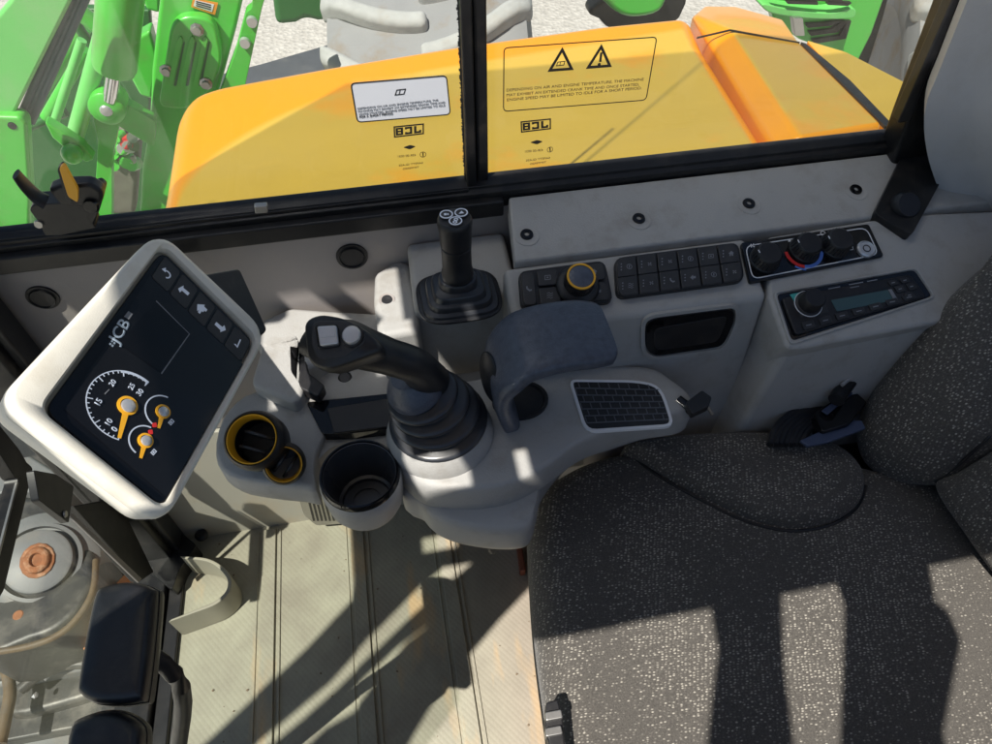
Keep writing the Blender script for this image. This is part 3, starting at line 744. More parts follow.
for i in range(7):
    u0 = .06+i*.128
    q = quad(QF, u0, .72, u0+.112, .95, .012)
    k = obj('button', slab(RB, rc(q, 1), .0015, .0015), KEY, rd, bevel=.0006, segs=2)
    cx = sum(p[0] for p in q)/4; cy = sum(p[1] for p in q)/4
    obj('symbol', slab(RB, [(cx-2.6, cy+.2), (cx+2.6, cy-.9), (cx+2.7, cy+.1), (cx-2.5, cy+1.2)], .0003, .0018), DIM, k, smooth=0)
for (u0, v0, u1, v1) in ((.80, .08, .88, .3), (.89, .08, .97, .3), (.82, .33, .90, .6), (.91, .33, .985, .62), (.86, .64, .93, .9)):
    q = quad(QF, u0, v0, u1, v1, .008)
    k = obj('button', slab(RB, rc(q, 1.2), .0015, .0015), KEY, rd, bevel=.0006, segs=2)
    cx = sum(p[0] for p in q)/4; cy = sum(p[1] for p in q)/4
    obj('symbol', slab(RB, [(cx-1.6, cy-.1), (cx+1.4, cy-.8), (cx+1.5, cy+.2), (cx-1.5, cy+.9)], .0003, .0018), DIM, k, smooth=0)
for (x, y, w) in ((828, 288.5, 12), (849, 284.3, 14), (867, 281, 10), (850, 287.3, 9)):
    obj('print_line', slab(RB, [(x, y), (x+w, y-w*.19), (x+w+.4, y-w*.19+.9), (x+.4, y+.9)], .0003, .0006), DIM, rd, smooth=0)
# ================================================================== SMALL LEVER BLOCK ON THE WALL
blk = thing('lever_housing', 'pale grey moulded housing under the short upright lever, screwed to the wall', 'housing', (.09, .78, .4))
ZB = .786; BP = PZ(ZB)
x0b = BP.p(413, 303).x; y0b = BP.p(413, 305).y
bm = prism(bmesh.new(), [(x0b, y0b, ZB), (.17, y0b-.006, ZB), (.17, WY-.001, ZB+.015), (x0b+.004, WY-.001, ZB+.015)], (0, 0, -.36))
obj('housing_top', bm, GREY, blk, bevel=.010, segs=4)
# side cheek with its screw hole, left of the block
CK = PZ(.762)
bm = slab(CK, [(374, 272), (398, 258), (410, 262), (418, 300), (420, 330), (378, 337), (373, 300)], .34)
obj('cheek', bm, GREY, blk, bevel=.012, segs=4)
bm = slab(PZ(.70), [(255, 345), (262, 318), (290, 306), (330, 309), (385, 312), (400, 350), (330, 352), (300, 372)], .25)
obj('rear_ledge', bm, GREY, blk, bevel=.012, segs=4)
o = CK.p(387, 300); sc = obj('screw_recess', lathe([(.0125, -.002), (.012, .0012), (.0105, .0012), (.0085, .0005), (0, .0005)], o, (0, -.2, 1), 28), GREYD, blk)
obj('screw', lathe([(.0085, .0003), (.008, .002), (.004, .0024), (0, .001)], o, (0, -.2, 1), 24), BLACK, sc)

lev = thing('auxiliary_lever', 'short upright black lever with three round buttons on top and a stepped rubber boot', 'lever', tuple(BP.p(459, 300)))
c = BP.p(459, 299)
def sq(cx, cy, z, w, d, e=.35, n=40, rot=0):
    out = []
    for i in range(n):
        t = 2*math.pi*i/n; ct, st = math.cos(t), math.sin(t)
        x = w*math.copysign(abs(ct)**e, ct); y = d*math.copysign(abs(st)**e, st)
        out.append(V((cx+x*math.cos(rot)-y*math.sin(rot), cy+x*math.sin(rot)+y*math.cos(rot), z)))
    return out
cz = ZB+.004
rs = []
W0, D0 = .056, .047
for (k, h) in ((1.0, 0), (1.0, .004), (.97, .0075), (.90, .0085), (.85, .0088), (.84, .0092), (.835, .014), (.80, .0175), (.73, .0185), (.69, .0188), (.68, .0195), (.67, .0245), (.63, .0275), (.56, .0285), (.50, .0295), (.49, .036), (.45, .040), (.40, .041), (.39, .047), (.33, .050)):
    e = .45 if k > .6 else .8
    rs.append(sq(c.x, c.y, cz+h, W0*k, D0*k, e))
obj('boot', loft(rs), BOOTM, lev)
bm = bmesh.new(); 
for i in range(8):
    pass
rs = [sq(c.x, c.y, cz, W0*1.10, D0*1.12, .6), sq(c.x, c.y, cz+.003, W0*1.10, D0*1.12, .6), sq(c.x, c.y, cz+.004, W0*1.06, D0*1.08, .6)]
obj('boot_flange', loft(rs), RUBBER, lev)
ax = V((.004, .01, 1)).normalized(); ob = c+V((0, 0, .046))
sh = lathe([(.022, 0), (.0225, .010), (.0208, .013), (.0205, .040), (.0208, .054), (.0192, .055), (.0192, .057), (.0212, .058), (.0222, .082), (.0235, .092), (.0232, .0975), (.021, .1005), (0, .101)], ob, ax, 40)
obj('grip', sh, BLACK, lev)
topc = ob+ax*.101
TPL = Pl(topc, V((0, -.05, 1)))
for dx, dy in ((-.0098, .006), (.0098, .006), (0, -.0095)):
    p = topc+V((dx, dy, -.0005))
    b_ = obj('push_button', lathe([(.0092, -.001), (.0092, .002), (.0082, .003), (0, .003)], p, ax, 28), KEY, lev)
    obj('button_ring', lathe([(.0088, .0028), (.0088, .0034), (.0072, .0034), (.0072, .0028)], p, ax, 28, closed=True), LIT, b_)
    bm = bmesh.new()
    if dy < 0: 
        for s in (-.0025, .0025): lathe([(.003, 0), (.003, .0004), (.0015, .0004), (.0015, 0)], p+ax*.003+V((s*.4, s, 0)), ax, 12, bm, closed=True)
    elif dx < 0: box(bm, p+V((-.003, -.002, .0025)), p+V((.0005, .002, .0034))); box(bm, p+V((.0012, -.002, .0025)), p+V((.003, .001, .0034)))
    else: prism(bm, [p+V((-.0035, -.002, .0034)), p+V((.0035, -.002, .0034)), p+V((.001, .003, .0034))], (0, 0, -.0006))
    obj('button_symbol', bm, LIT, b_, smooth=0)

# ================================================================== JOYSTICK CONSOLE (pod)
ZP = .70
P7 = PZ(ZP)
pod = thing('joystick_console', 'pale grey moulded console pod carrying the joystick, arm pad, cup holder and vents', 'console', (.08, .56, .40))
top_out = smooth_px([(388, 428), (395, 408), (420, 392), (470, 380), (520, 372), (600, 366), (650, 367), (672, 378), (692, 396), (688, 412), (640, 421), (585, 440), (545, 468), (510, 485), (470, 491), (425, 487), (402, 470), (391, 450)], 4)
T0 = on(P7, top_out)
cT = sum(T0, V())/len(T0)
def shr(pts, k, dz): return [cT+(p-cT)*k+V((0, 0, dz)) for p in pts]
bm = loft([shr(T0, .90, .004), shr(T0, .965, .002), shr(T0, .99, -.003), shr(T0, 1.0, -.012), shr(T0, 1.0, -.05), shr(T0, .995, -.052)])
obj('upper_cover', bm, GREY, pod, smooth=60)
bot_out = smooth_px([(392, 450), (400, 480), (404, 500), (420, 508), (432, 521), (455, 531), (490, 537), (518, 537), (531, 531), (537, 512), (545, 484), (580, 446), (640, 424), (672, 412), (670, 396), (600, 368), (500, 374), (420, 392)], 4)
P6 = PZ(.625)
B0 = on(P6, bot_out); cB = sum(B0, V())/len(B0)
shb = lambda k, dz: [cB+(p-cB)*k+V((0, 0, dz)) for p in B0]
bm = loft([shb(.93, .024), shb(.985, .018), shb(1.0, .006), shb(1.0, -.03), shb(.97, -.045), shb(.85, -.05)])
obj('lower_cover', bm, GREY, pod, smooth=60)
bm = lathe([(.055, 0), (.055, -.55)], (.30, .64, .60), (0, 0, 1), 24)
obj('console_stem', bm, GREYD, pod)
# seam between the covers
def seam(pts, z, r=.0011): return sweep(on(PZ(z), pts), r, 6)
for pts, z in (([(474, 491.5), (500, 488), (524, 481), (545, 468)], .690), ([(418, 463), (418.5, 472), (419, 482)], .698)):
    obj('cover_seam', seam(pts, z), INK, pod)
# joystick base ring
J = P7.p(440, 432, .006)
jax = V((-.03, -.05, 1)).normalized()
bm = lathe([(.074, -.004), (.0745, .002), (.072, .010), (.064, .026), (.061, .028), (.050, .028), (.050, -.004)], J, jax, 56, closed=True)
rg_ = obj('joystick_collar', bm, GREY, pod)
for px_ in ((415, 452), (484, 420)):
    p = P7.p(*px_, .014)
    d = (p-J); d.z = 0
    obj('collar_screw', lathe([(0, .001), (.003, .001), (.0035, .004), (.0058, .004), (.0062, 0)], p, (jax+d.normalized()*.5), 20), GREYD, rg_)
# left arm of the pod reaching towards the display
ZA = .672; PA = PZ(ZA)
arm_out = smooth_px([(215, 455), (222, 420), (245, 396), (275, 388), (292, 374), (312, 384), (322, 398), (318, 412), (326, 424), (325, 436), (318, 452), (315, 470), (316, 490), (300, 488), (262, 484), (228, 476)], 3)
A0_ = on(PA, arm_out); cA = sum(A0_, V())/len(A0_)
sha = lambda k, dz: [cA+(p-cA)*k+V((0, 0, dz)) for p in A0_]
bm = loft([sha(.93, .004), sha(.98, .001), sha(1, -.006), sha(1.0, -.03), sha(.94, -.05)])
obj('side_arm', bm, GREY, pod, smooth=60)
bm = slab(PZ(.70), rc([(262, 345), (298, 330), (306, 345), (303, 392), (296, 404), (268, 392), (250, 384)], 8), .05)
obj('arm_shoulder', bm, GREY, pod, bevel=.009, segs=4)
bm = slab(PZ(.662), rc([(316, 420), (400, 412), (402, 456), (396, 452), (378, 441), (350, 440), (330, 448), (316, 462)], 5), .05); obj('cup_bridge', bm, GREY, pod, bevel=.005)
# dark pocket behind the cup holder
obj('pocket', slab(PZ(.678), rc([(306, 402), (392, 393), (396, 428), (352, 433), (322, 434)], 4), .03), GLOSS, pod, bevel=.004)
obj('pocket_lip', slab(PZ(.682), [(327, 408), (390, 398), (393, 426), (334, 433)], .004), BLACK, pod, bevel=.0015)
bm = slab(PZ(.66), rc([(296, 372), (392, 352), (398, 394), (305, 402)], 5), .02)
obj('rear_web', bm, GREY, pod, bevel=.003)
obj('web_plug', lathe([(0, .003), (.008, .003), (.011, 0)], PZ(.66).p(345, 378), (0, -.3, 1), 20), BLACK, pod)
br = slab(PZ(.70), rc([(288, 345), (305, 345), (308, 372), (325, 385), (318, 396), (300, 388), (289, 372)], 3), .02)
obj('pivot_bracket', br, BLACK, pod, bevel=.003)

# cup holder
ZC_ = .70; cc = PZ(ZC_).p(360, 476); rC = (PZ(ZC_).p(402, 470)-PZ(ZC_).p(319, 482)).length/2
cup = obj('cup_holder', lathe([(rC*.72, -.065), (rC*.86, -.004), (rC*.96, .0), (rC*1.0, -.006), (rC*1.0, -.02), (rC*.95, -.052), (rC*.84, -.068), (rC*.6, -.078), (0, -.08)], cc, (0, 0, 1), 56, caps=(0, 0)), GREY, pod)
obj('cup_liner', lathe([(rC*.90, -.004), (rC*.955, .0), (rC*.955, .006), (rC*.92, .008), (rC*.87, .006), (rC*.84, -.002), (rC*.70, -.062), (rC*.62, -.064), (rC*.60, -.070), (0, -.071)], cc, (0, 0, 1), 56, caps=(0, 0)), CUPM, cup)
obj('cup_rim', lathe([(rC*.875, .005), (rC*.90, .0092), (rC*.945, .0088), (rC*.968, .004), (rC*.968, -.002), (rC*.89, -.002)], cc, (0, 0, 1), 56, closed=True), GLOSS, cup)
bm = lathe([(rC*.42, -.0665), (rC*.42, -.0695), (rC*.36, -.0695), (rC*.36, -.0665)], cc, (0, 0, 1), 40, closed=True)
obj('cup_ridge', bm, CUPM, cup)

# air vents
def vent(px, z, r, ax, label, tilt):
    o = PZ(z).p(*px); ax = V(ax).normalized()
    v = thing('air_vent', label, 'air vent', tuple(o), 'round air vents with yellow rings')
    obj('vent_housing', lathe([(r*1.0, -.045), (r*1.12, -.03), (r*1.16, -.004), (r*1.1, .006), (r*1.0, .010), (r*.93, .006), (r*.88, -.04), (0, -.04)], o, ax, 56, caps=(0, 0)), BLACK, v)
    a, b, _ = basis(ax)
    rg = obj('vent_ring', lathe([(r*.965, .004), (r*.95, .0098), (r*.915, .0098), (r*.83, -.008), (r*.87, -.012)], o, ax, 56, closed=True), YEL, v)
    bx = (a*math.cos(tilt)+b*math.sin(tilt)); by = ax.cross(bx)
    for s in (-.30, .28):
        w = math.sqrt(max(.05, .78**2-s*s))*r
        q = [o+by*(s*r)+bx*(w*math.cos(t)*1.0)+ax*(.030*math.sin(t)-.027) for t in [math.pi*i/12 for i in range(13)]]
        obj('louvre', prism(bmesh.new(), q, by*.004+ax*.0), KEY, v, bevel=.001)
    return v
vent((254, 440), .735, .0350, (-.1, -.42, .9), 'larger round air vent with a yellow ring, beside the display', R(65))
vent((284, 464), .705, .0250, (.15, -.62, .77), 'smaller round air vent with a yellow ring, next to the cup holder', R(40))

# arm pad: flat pad that curves down into the pod at its front end
pad = thing('arm_pad', 'curved black grained arm pad arching over the console behind the joystick', 'arm pad', tuple(P7.p(515, 410)))
path = []
zt = .845; PT = PZ(zt)
def row(x, z, y0, y1, th, nx, nz):
    return None
xr = PT.p(612, 345).x; xf = PT.p(492, 335).x
yb = PT.p(540, 308).y; yf = PT.p(560, 372).y
# side profile (x, z) from the rear tip to the front, then down to the root
prf = [(xr, zt-.004), (xr-.03, zt+.001), (xr-.07, zt+.002), (xr-.105, zt-.004), (xf+.025, zt-.016), (xf+.006, zt-.040), (xf+.003, zt-.068), (xf+.008, zt-.095), (xf+.016, zt-.128)]
pr2 = smooth_px(prf, 5, closed=False)
def pad_ring(i):
    x, z = pr2[i]; a = V((*pr2[max(0, i-1)], 0)); b = V((*pr2[min(len(pr2)-1, i+1)], 0)); t = (b-a).normalized(); nx, nz = t.y, -t.x
    if nz < 0 and i < 20: nx, nz = -nx, -nz
    f = i/(len(pr2)-1)
    hw = (yb-yf)/2*(1.0 if f < .55 else 1.0-.42*min(1, (f-.55)/.45)); cy = (yb+yf)/2-.03*max(0, f-.5)
    if i < 5: hw *= .80+.2*math.sqrt(i/5)
    th = .013 if f < .6 else .013
    out = []
    for q in range(28):
        tt = 2*math.pi*q/28; ct, st = math.cos(tt), math.sin(tt)
        yy = hw*math.copysign(abs(ct)**.45, ct); hh = th*math.copysign(abs(st)**.55, st)
        out.append(V((x+nx*hh, cy+yy, z+nz*hh)))
    return out
rings = []
n0 = None
for i in range(len(pr2)):
    rings.append(pad_ring(i))
obj('pad', loft(rings), PAD, pad, smooth=60)
# oval end disc on the front shoulder of the pad
pe = V((xf+.004, (yb+yf)/2-.006, zt-.052))
obj('end_cap', lathe([(.030, -.004), (.030, .003), (.027, .005), (0, .006)], pe+V((-.010, 0, 0)), (-1, -.12, .25), 36, sx=1.25, sy=.9, ref=(0, 1, 0)), RUBBER, pad)
# opening in the pod beneath the pad
obj('foot_recess', lathe([(.034, -.004), (.034, .0095), (.030, .0095), (.028, .006), (0, .006)], P7.p(520, 403), (0, 0, 1), 36, sy=1.2), BLACK, pod)

# mesh speaker grille on the pod
gr = thing('speaker_grille', 'dark mesh grille in a white trim ring, on the console behind the arm pad', 'grille', tuple(P7.p(622, 405)))
go = rc([(568.5, 379), (640, 380), (662, 386), (675, 426), (585, 432)], [8, 14, 16, 10, 12])
obj('trim_ring', frame_ring(P7, go, .0045, .006, .0075), WHITE, gr, bevel=.0008, segs=2)
obj('mesh', slab(P7, rc([(571, 381.5), (640, 382.5), (660, 388), (672, 424.5), (587, 430)], [7, 12, 14, 8, 10]), .003, .0065), BLACK, gr, smooth=0)
bm = bmesh.new()
gq = [(570, 381), (660, 384), (673, 425), (587, 430)]
for i in range(1, 7):
    v = i/7; a = P7.p(*quad(gq, 0.03, v, .97, v)[0], .0068); b = P7.p(*quad(gq, 0.03, v, .97, v)[1], .0068); rod(a, b, .0010, 6, bm)
    for j in range(9):
        u = (j+.5*(i % 2))/9+.03
        if u < .97: rod(P7.p(*quad(gq, u, v-.12, u, v)[0], .0068), P7.p(*quad(gq, u, v, u, v)[0], .0068), .0009, 5, bm)
obj('mesh_wires', bm, mat('mesh_wire', (.10, .105, .12), .45), gr)

# ================================================================== JOYSTICK
joy = thing('joystick', 'black joystick with a silver rocker and a round button, leaning over a ribbed boot', 'joystick', tuple(J))
tip = V((-.012, .0, .0))
jt = J+V((.004, .012, .105))       # where the boot ends
def along(h): 
    t = h/.105; return J+(jt-J)*t
bm = bmesh.new(); rs = []
seq = [(.0660, .022)]
for k_, rr_ in enumerate((.0675, .0610, .0545, .0485)):
    h_ = .027+k_*.0165
    seq += [(rr_-.004, h_-.0045), (rr_-.001, h_-.0025), (rr_, h_), (rr_-.001, h_+.0025), (rr_-.005, h_+.0045), (rr_-.0135, h_+.006), (rr_-.0165, h_+.0085), (rr_-.0155, h_+.0105)]
tax = V((-.26, .02, 1)).normalized()
for k, (r_, h) in enumerate(seq):
    f = k/(len(seq)-1); a_ = (jax*(1-f)+tax*f).normalized(); a, b, _ = basis(a_); ctr = J+V((0, .002, 0))+V((-.024*f*f, .010*f, h))
    rs.append([ctr+a*r_*math.cos(2*math.pi*q/48)+b*r_*math.sin(2*math.pi*q/48) for q in range(48)])
obj('boot', loft(rs), BOOTM, joy, smooth=70)
ctop = J+V((-.025, .013, .088))
bm = lathe([(.036, -.006), (.0405, -.003), (.0415, .003), (.038, .011), (.031, .021), (.024, .030), (0, .034)], ctop, tax, 48, sy=.92)
obj('boot_cap', bm, PAD, joy)
# grip : a tube from the cap to the head
def at(px, z): return PZ(z).p(*px)
g0 = at((428, 371), .82); g1 = at((415, 366), .855); g2 = at((390, 357), .885); g3 = at((366, 349), .907); g4 = at((348, 343), .918); g5 = at((330, 341), .922); g6=at((312,340),.915)
obj('grip', sweep([g0-V((0,0,.02)), g1, g2, g3, g4, g5, g6], [.027, .0235, .023, .027, .031, .031, .024], 28, flat=[1, .95, .95, .88, .78, .70, .6], ref=(0, .2, 1)), BLACK, joy, smooth=60)
HP_ = Pl(at((330, 340), .945), V((-.20, -.42, .9)))
head = rc([(302, 320), (318, 312.5), (345, 317), (372, 333), (384, 350), (352, 362), (326, 371), (306, 362)], [9, 9, 10, 12, 10, 12, 14, 10])
h0 = on(HP_, head); ch = sum(h0, V())/len(h0)
shh = lambda k, d: [ch+(p-ch)*k+HP_.n*d for p in h0]
obj('head_shell', loft([shh(.72, -.044), shh(.92, -.036), shh(1.0, -.022), shh(1.0, -.010), shh(.97, -.004), shh(.90, -.001)]), BLACK, joy, smooth=60)
f0 = on(HP_, rc([(312, 321), (345, 320), (364, 333), (366, 342), (345, 357), (318, 360), (311, 345)], 7), .0)
obj('face_plate', prism(bmesh.new(), f0, -HP_.n*.004), GREYD if False else KEY, joy, bevel=.0015)
rk = obj('rocker_frame', slab(HP_, rc([(314.5, 325), (337, 324), (340, 346), (318, 349)], 3), .006, .0025), GLOSS, joy, bevel=.0012)
obj('rocker', slab(HP_, rc([(316.5, 326), (336, 325), (338, 343.5), (319.5, 346)], 2.5), .006, .007), SILVER, rk, bevel=.002)
obj('rocker_ridge', slab(HP_, rc([(320, 334), (334, 333), (335, 336), (321, 337.5)], 1.2), .003, .0082), SILVER, rk, bevel=.001)
bt = obj('round_button', lathe([(.0105, -.002), (.0105, .004), (.009, .006), (0, .0065)], HP_.p(352.5, 336), HP_.n, 32), SILVER, joy)
obj('button_bezel', lathe([(.0125, -.002), (.0125, .0025), (.0108, .003), (.0108, -.002)], HP_.p(352.5, 336), HP_.n, 32, closed=True), BLACK, bt)

# ================================================================== DISPLAY
Dn = V((.756, -.166, .633))
DO = CAM+ray(130, 385)*(.70/ray(130, 385).length)
D = Pl(DO, Dn)
mon = thing('display_unit', 'tablet-like machine display in a thick cream bezel with gauges and five keys on screen', 'display', tuple(D.p(130, 385, -.05)))
bo = rc([(155, 232), (265, 336), (160, 528), (-6, 404)], [26, 26, 28, 26], 8)
bo2 = rc([(160, 246), (256, 341), (160, 511), (36, 412)], [14, 14, 16, 16], 8)
O0 = on(D, bo); cD = sum(O0, V())/len(O0)
shd = lambda k, d: [cD+(p-cD)*k+D.n*d for p in O0]
I0 = on(D, bo2)
obj('back_shell', loft([shd(.80, -.040), shd(.95, -.030), shd(.985, -.012), shd(.985, -.008)]), BEZEL, mon, smooth=50)
bm = loft([shd(.985, -.0075), shd(1.0, -.004), shd(1.0, .004), shd(.985, .008), shd(.955, .0095), [p+(cD-p)*-.035+D.n*.0095 for p in I0], [p+D.n*.006 for p in I0], [p+D.n*-.003 for p in I0]], caps=False)
obj('bezel', bm, BEZEL, mon, smooth=45)
so_ = rc([(162, 250), (253, 341), (163, 507), (44, 411)], [12, 8, 12, 14], 6)
scr = obj('screen', slab(D, so_, .004, .0015), SCREEN, mon, bevel=.001, segs=2)
SC = D.up(.0018)
obj('display_area', slab(SC, [(150, 275), (243, 364), (166, 497), (64, 409)], .0006, .0002), PANEL, scr, smooth=0)
obj('dark_panel', slab(SC, [(158, 301), (190, 333), (162, 373), (118, 343)], .0006, .0006), SCREEN, scr, smooth=0)
obj('panel_edge', slab(SC, [(156.5, 300.5), (190, 334), (162, 374), (161, 373), (189, 333.8), (156, 301.3)], .0005, .0007), DIM, scr, smooth=0)
# five keys in the upper right band
kq = [(165, 254), (252, 341), (241, 363), (150, 277)]
for i in range(5):
    q = quad(kq, i/5, 0, (i+1)/5, 1)
    q = quad(q, .05, .06, .95, .94)
    k = obj('soft_key', slab(SC, rc(q, 2.5), .001, .0010), KEY, scr, bevel=.0006, segs=2)
    cx = sum(p[0] for p in q)/4; cy = sum(p[1] for p in q)/4
    A = lambda pts, m=1.0: [(cx+x*m, cy+y*m) for x, y in pts]
    off = .0012
    if i == 0:
        bm = arcband(SC, (cx, cy), (cx-1, cy-4.2), 0, 200, .0014, .0003, off)
        slab(SC, A([(-4.6, -5.2), (-.5, -6.6), (-.8, -1.8)]), .0003, off, bm)
    elif i == 1: bm = slab(SC, A([(-6, -3), (-.5, -6), (-.8, -3.6), (5.5, 1.6), (3.6, 4), (-2.2, -1), (-4.2, 1)]), .0003, off)
    elif i == 3: bm = slab(SC, A([(6, 4), (.5, 6), (.8, 4), (-5.2, -1.6), (-3.4, -4), (2.6, 1), (4.6, -1)]), .0003, off)
    elif i == 2: bm = slab(SC, A([(-4.6, -4.6), (3, -4), (2, -2.4), (5.4, 1), (4, 3), (2.4, 1.6), (1.2, 3.4), (-.2, 2.2), (-2, 5), (-4, 3.4), (-3, 1), (-4.8, 2.2)]), .0003, off)
    else: bm = slab(SC, A([(-3.6, .4), (-1.8, .6), (-.6, 2.6), (2.4, -4.2), (3.6, -3.6), (0, 4.4)]), .0003, off)
    obj('key_symbol', bm, LIT, k, smooth=0)
text('maker_letters', 'JCB', SC, (117.5, 345.5), (130.5, 323.5), GREYP, scr, off=.0008, bold=.015, hs=.8)
bm = bmesh.new()
for dx, dy in ((0, 0), (2.3, 1.8), (1.8, -2.8), (4.2, -.8), (3.8, -5.6)): slab(SC, [(109+dx, 344+dy), (110.6+dx, 345.2+dy), (111.6+dx, 343.6+dy), (110+dx, 342.4+dy)], .0003, .0008, bm)
obj('maker_dots', bm, GREYP, scr, smooth=0)
bm = slab(SC, [(124, 316.5), (129, 319.5), (133, 314), (128.5, 311)], .0003, .0008); obj('maker_mark', bm, DIM, scr, smooth=0)
# large gauge
G = (126.5, 405.5)
gz = obj('rev_gauge', arcband(SC, G, (118.5, 440), 0, 205, .0009, .0003, .0008, 60), LIT, scr, smooth=0)
obj('gauge_band', arcband(SC, G, (118.5, 440), 160, 206, .0024, .0003, .0009, 30), LIT, gz, smooth=0)
og = SC.p(*G, .0009); eg = SC.p(118.5, 440, .0009)-og; rg0 = eg.length; eg.normalize(); fg = -(SC.n.cross(eg))
bm = bmesh.new()
for i in range(26):
    t = R(205*i/25); d = eg*math.cos(t)+fg*math.sin(t); s = D.n.cross(d)
    L_ = .0058 if i % 5 == 0 else .003; w = .0004
    prism(bm, [og+d*rg0+s*w, og+d*rg0-s*w, og+d*(rg0-L_)-s*w, og+d*(rg0-L_)+s*w], -D.n*.0004)
prism(bm, [og+(eg*math.cos(R(206))+fg*math.sin(R(206)))*rg0*k1+D.n.cross(eg*math.cos(R(206))+fg*math.sin(R(206)))*k2 for k1, k2 in ((1, 0), (.88, 0), (.88, .0016), (1, .0016))], -D.n*.0004)
obj('gauge_ticks', bm, LIT, gz, smooth=0)
for s, a, b in (('10', (109, 427), (114, 419.5)), ('15', (99, 407), (103.5, 399.5)), ('20', (112, 388), (117.5, 380.5)), ('25', (131.5, 391.5), (136, 384)), ('30', (139.5, 397.5), (145, 390))):
    a, b = V(a), V(b); a, b = a.lerp(b, .14), b.lerp(a, .16)
    text('gauge_number', s, SC, a, b, LIT, gz, off=.0009, hs=.95, bold=.02)
text('gauge_number', '0', SC, (116, 432.4), (118.2, 429.2), LIT, gz, off=.0009, bold=.03)
obj('gauge_unit', slab(SC, [(104.5, 393.5), (109, 389), (109.6, 389.6), (105.2, 394.2)], .0003, .0008), DIM, gz, smooth=0)
def needle(c, tipx, r1, par, wn):
    o = SC.p(*c, .0012); t = SC.p(*tipx, .0012); d = (t-o).normalized(); s = D.n.cross(d)
    bm = prism(bmesh.new(), [o+s*wn-d*.001, t+s*wn*.45, t-s*wn*.45, o-s*wn-d*.001], -D.n*.0005)
    lathe([(r1*1.45, -.0006), (r1*1.45, .0004), (r1*1.05, .0006), (r1*1.05, -.0006)], o-d*.0005, D.n, 32, bm, closed=True)
    n_ = obj('needle', bm, YEL, par, smooth=0)
    obj('needle_hub', lathe([(r1, -.0006), (r1, .0012), (r1*.85, .0018), (0, .0018)], o+V((.0005, 0, 0)), D.n, 32), SILVER, n_)
needle((127.5, 406), (119.5, 438), .0062, gz, .0030)
for c, s0, a1, tip_, red, sym in (((163, 412), (152, 424), 160, (159, 428), (154.5, 425), (171, 422)), ((145.5, 441), (135.5, 453), 165, (141, 458), (150.5, 432), (153.5, 452))):
    g_ = obj('small_gauge', arcband(SC, c, s0, 0, a1, .0012, .0003, .0008, 40), LIT, scr, smooth=0)
    obj('red_mark', slab(SC, rc([(red[0]-2.4, red[1]-2), (red[0]+2, red[1]-2.6), (red[0]+2.6, red[1]+2), (red[0]-1.6, red[1]+2.4)], 1), .0003, .0009), RED, g_, smooth=0)
    needle(c, tip_, .0048, g_, .0026)
    x, y = sym
    bm = frame_ring(SC, [(x-3, y+.5), (x+.5, y-3.4), (x+3.6, y-.6), (x, y+3.4)], .0007, .0003, .0009); slab(SC, [(x-1.2, y+.4), (x+.2, y-1.2), (x+1.4, y-.2), (x, y+1.4)], .0003, .0009, bm)
    obj('gauge_symbol', bm, LIT, g_, smooth=0)
# mounting arm behind the display
bm = rod(D.p(130, 385, -.03), V((-.33, .80, .80)), .020); obj('mounting_arm', bm, FRAME, mon)
bm = slab(D, rc([(200, 275), (240, 268), (268, 330), (250, 345)], 4), .05, -.035); obj('side_bracket', bm, BLACK, mon, bevel=.004)

# ================================================================== SEAT
ZS = .55; PS_ = PZ(ZS)
seat = thing('operator_seat', 'operator seat covered in dark woven fabric with pale flecks, patched with sunlight', 'seat', (.42, .31, .40))
so_px = [(536, 486), (556, 470), (586, 455), (625, 445), (700, 438), (780, 440), (835, 450), (880, 462), (940, 470), (1010, 500), (1060, 580), (1080, 700), (1010, 830), (860, 850), (700, 850), (590, 835), (558, 760), (545, 690), (536, 620), (531, 550), (530, 510)]
P_ = on(PS_, smooth_px(so_px, 4))
c = sum(P_, V())/len(P_)
def cushion(P, h, prof, c):
    return loft([[c+(p-c)*k+V((0, 0, dz)) for p in P] for k, dz in prof])
bm = puff([p-V((0, 0, .05)) for p in P_], (0, 0, 1), .062, base=.06, edge=.16, rings=22)
cu_ob = obj('cushion', bm, FABRIC, seat, smooth=180)
bl = on(PS_, smooth_px([(622, 449), (660, 440), (720, 436), (790, 438), (838, 450), (862, 475), (858, 505), (832, 524), (790, 531), (745, 521), (700, 499), (655, 474)], 5), .0)
bm = puff([p+V((0, 0, -.006)) for p in bl], (0, -.10, 1), .050, base=.02, edge=.30, rings=18)
obj('side_bolster', bm, FABRIC, seat, smooth=180)
from mathutils.bvhtree import BVHTree
def drape(o, pts, off):
    me = o.data; o0 = ORG[o.name]
    bv = BVHTree.FromPolygons([v.co+o0 for v in me.vertices], [tuple(p.vertices) for p in me.polygons])
    out = []
    for x, y in pts:
        h = bv.ray_cast(CAM, ray(x, y).normalized())
        if h[0] is not None: out.append(h[0]+h[1]*(off if h[1].z > 0 else -off))
    return out
sl = drape(cu_ob, smooth_px([(626, 452), (660, 477), (703, 501), (745, 521), (790, 531), (830, 525), (856, 508), (866, 486)], 3, closed=False), .0002)
obj('seam_piping', sweep(sl, .0027, 8, sub=2), BLACK, seat)
bm = bmesh.new(); box(bm, (.20, .12, .30), (.66, .50, .49)); box(bm, (.60, .30, .30), (1.05, .66, .50)); obj('seat_base', bm, BLACK, seat, bevel=.02)
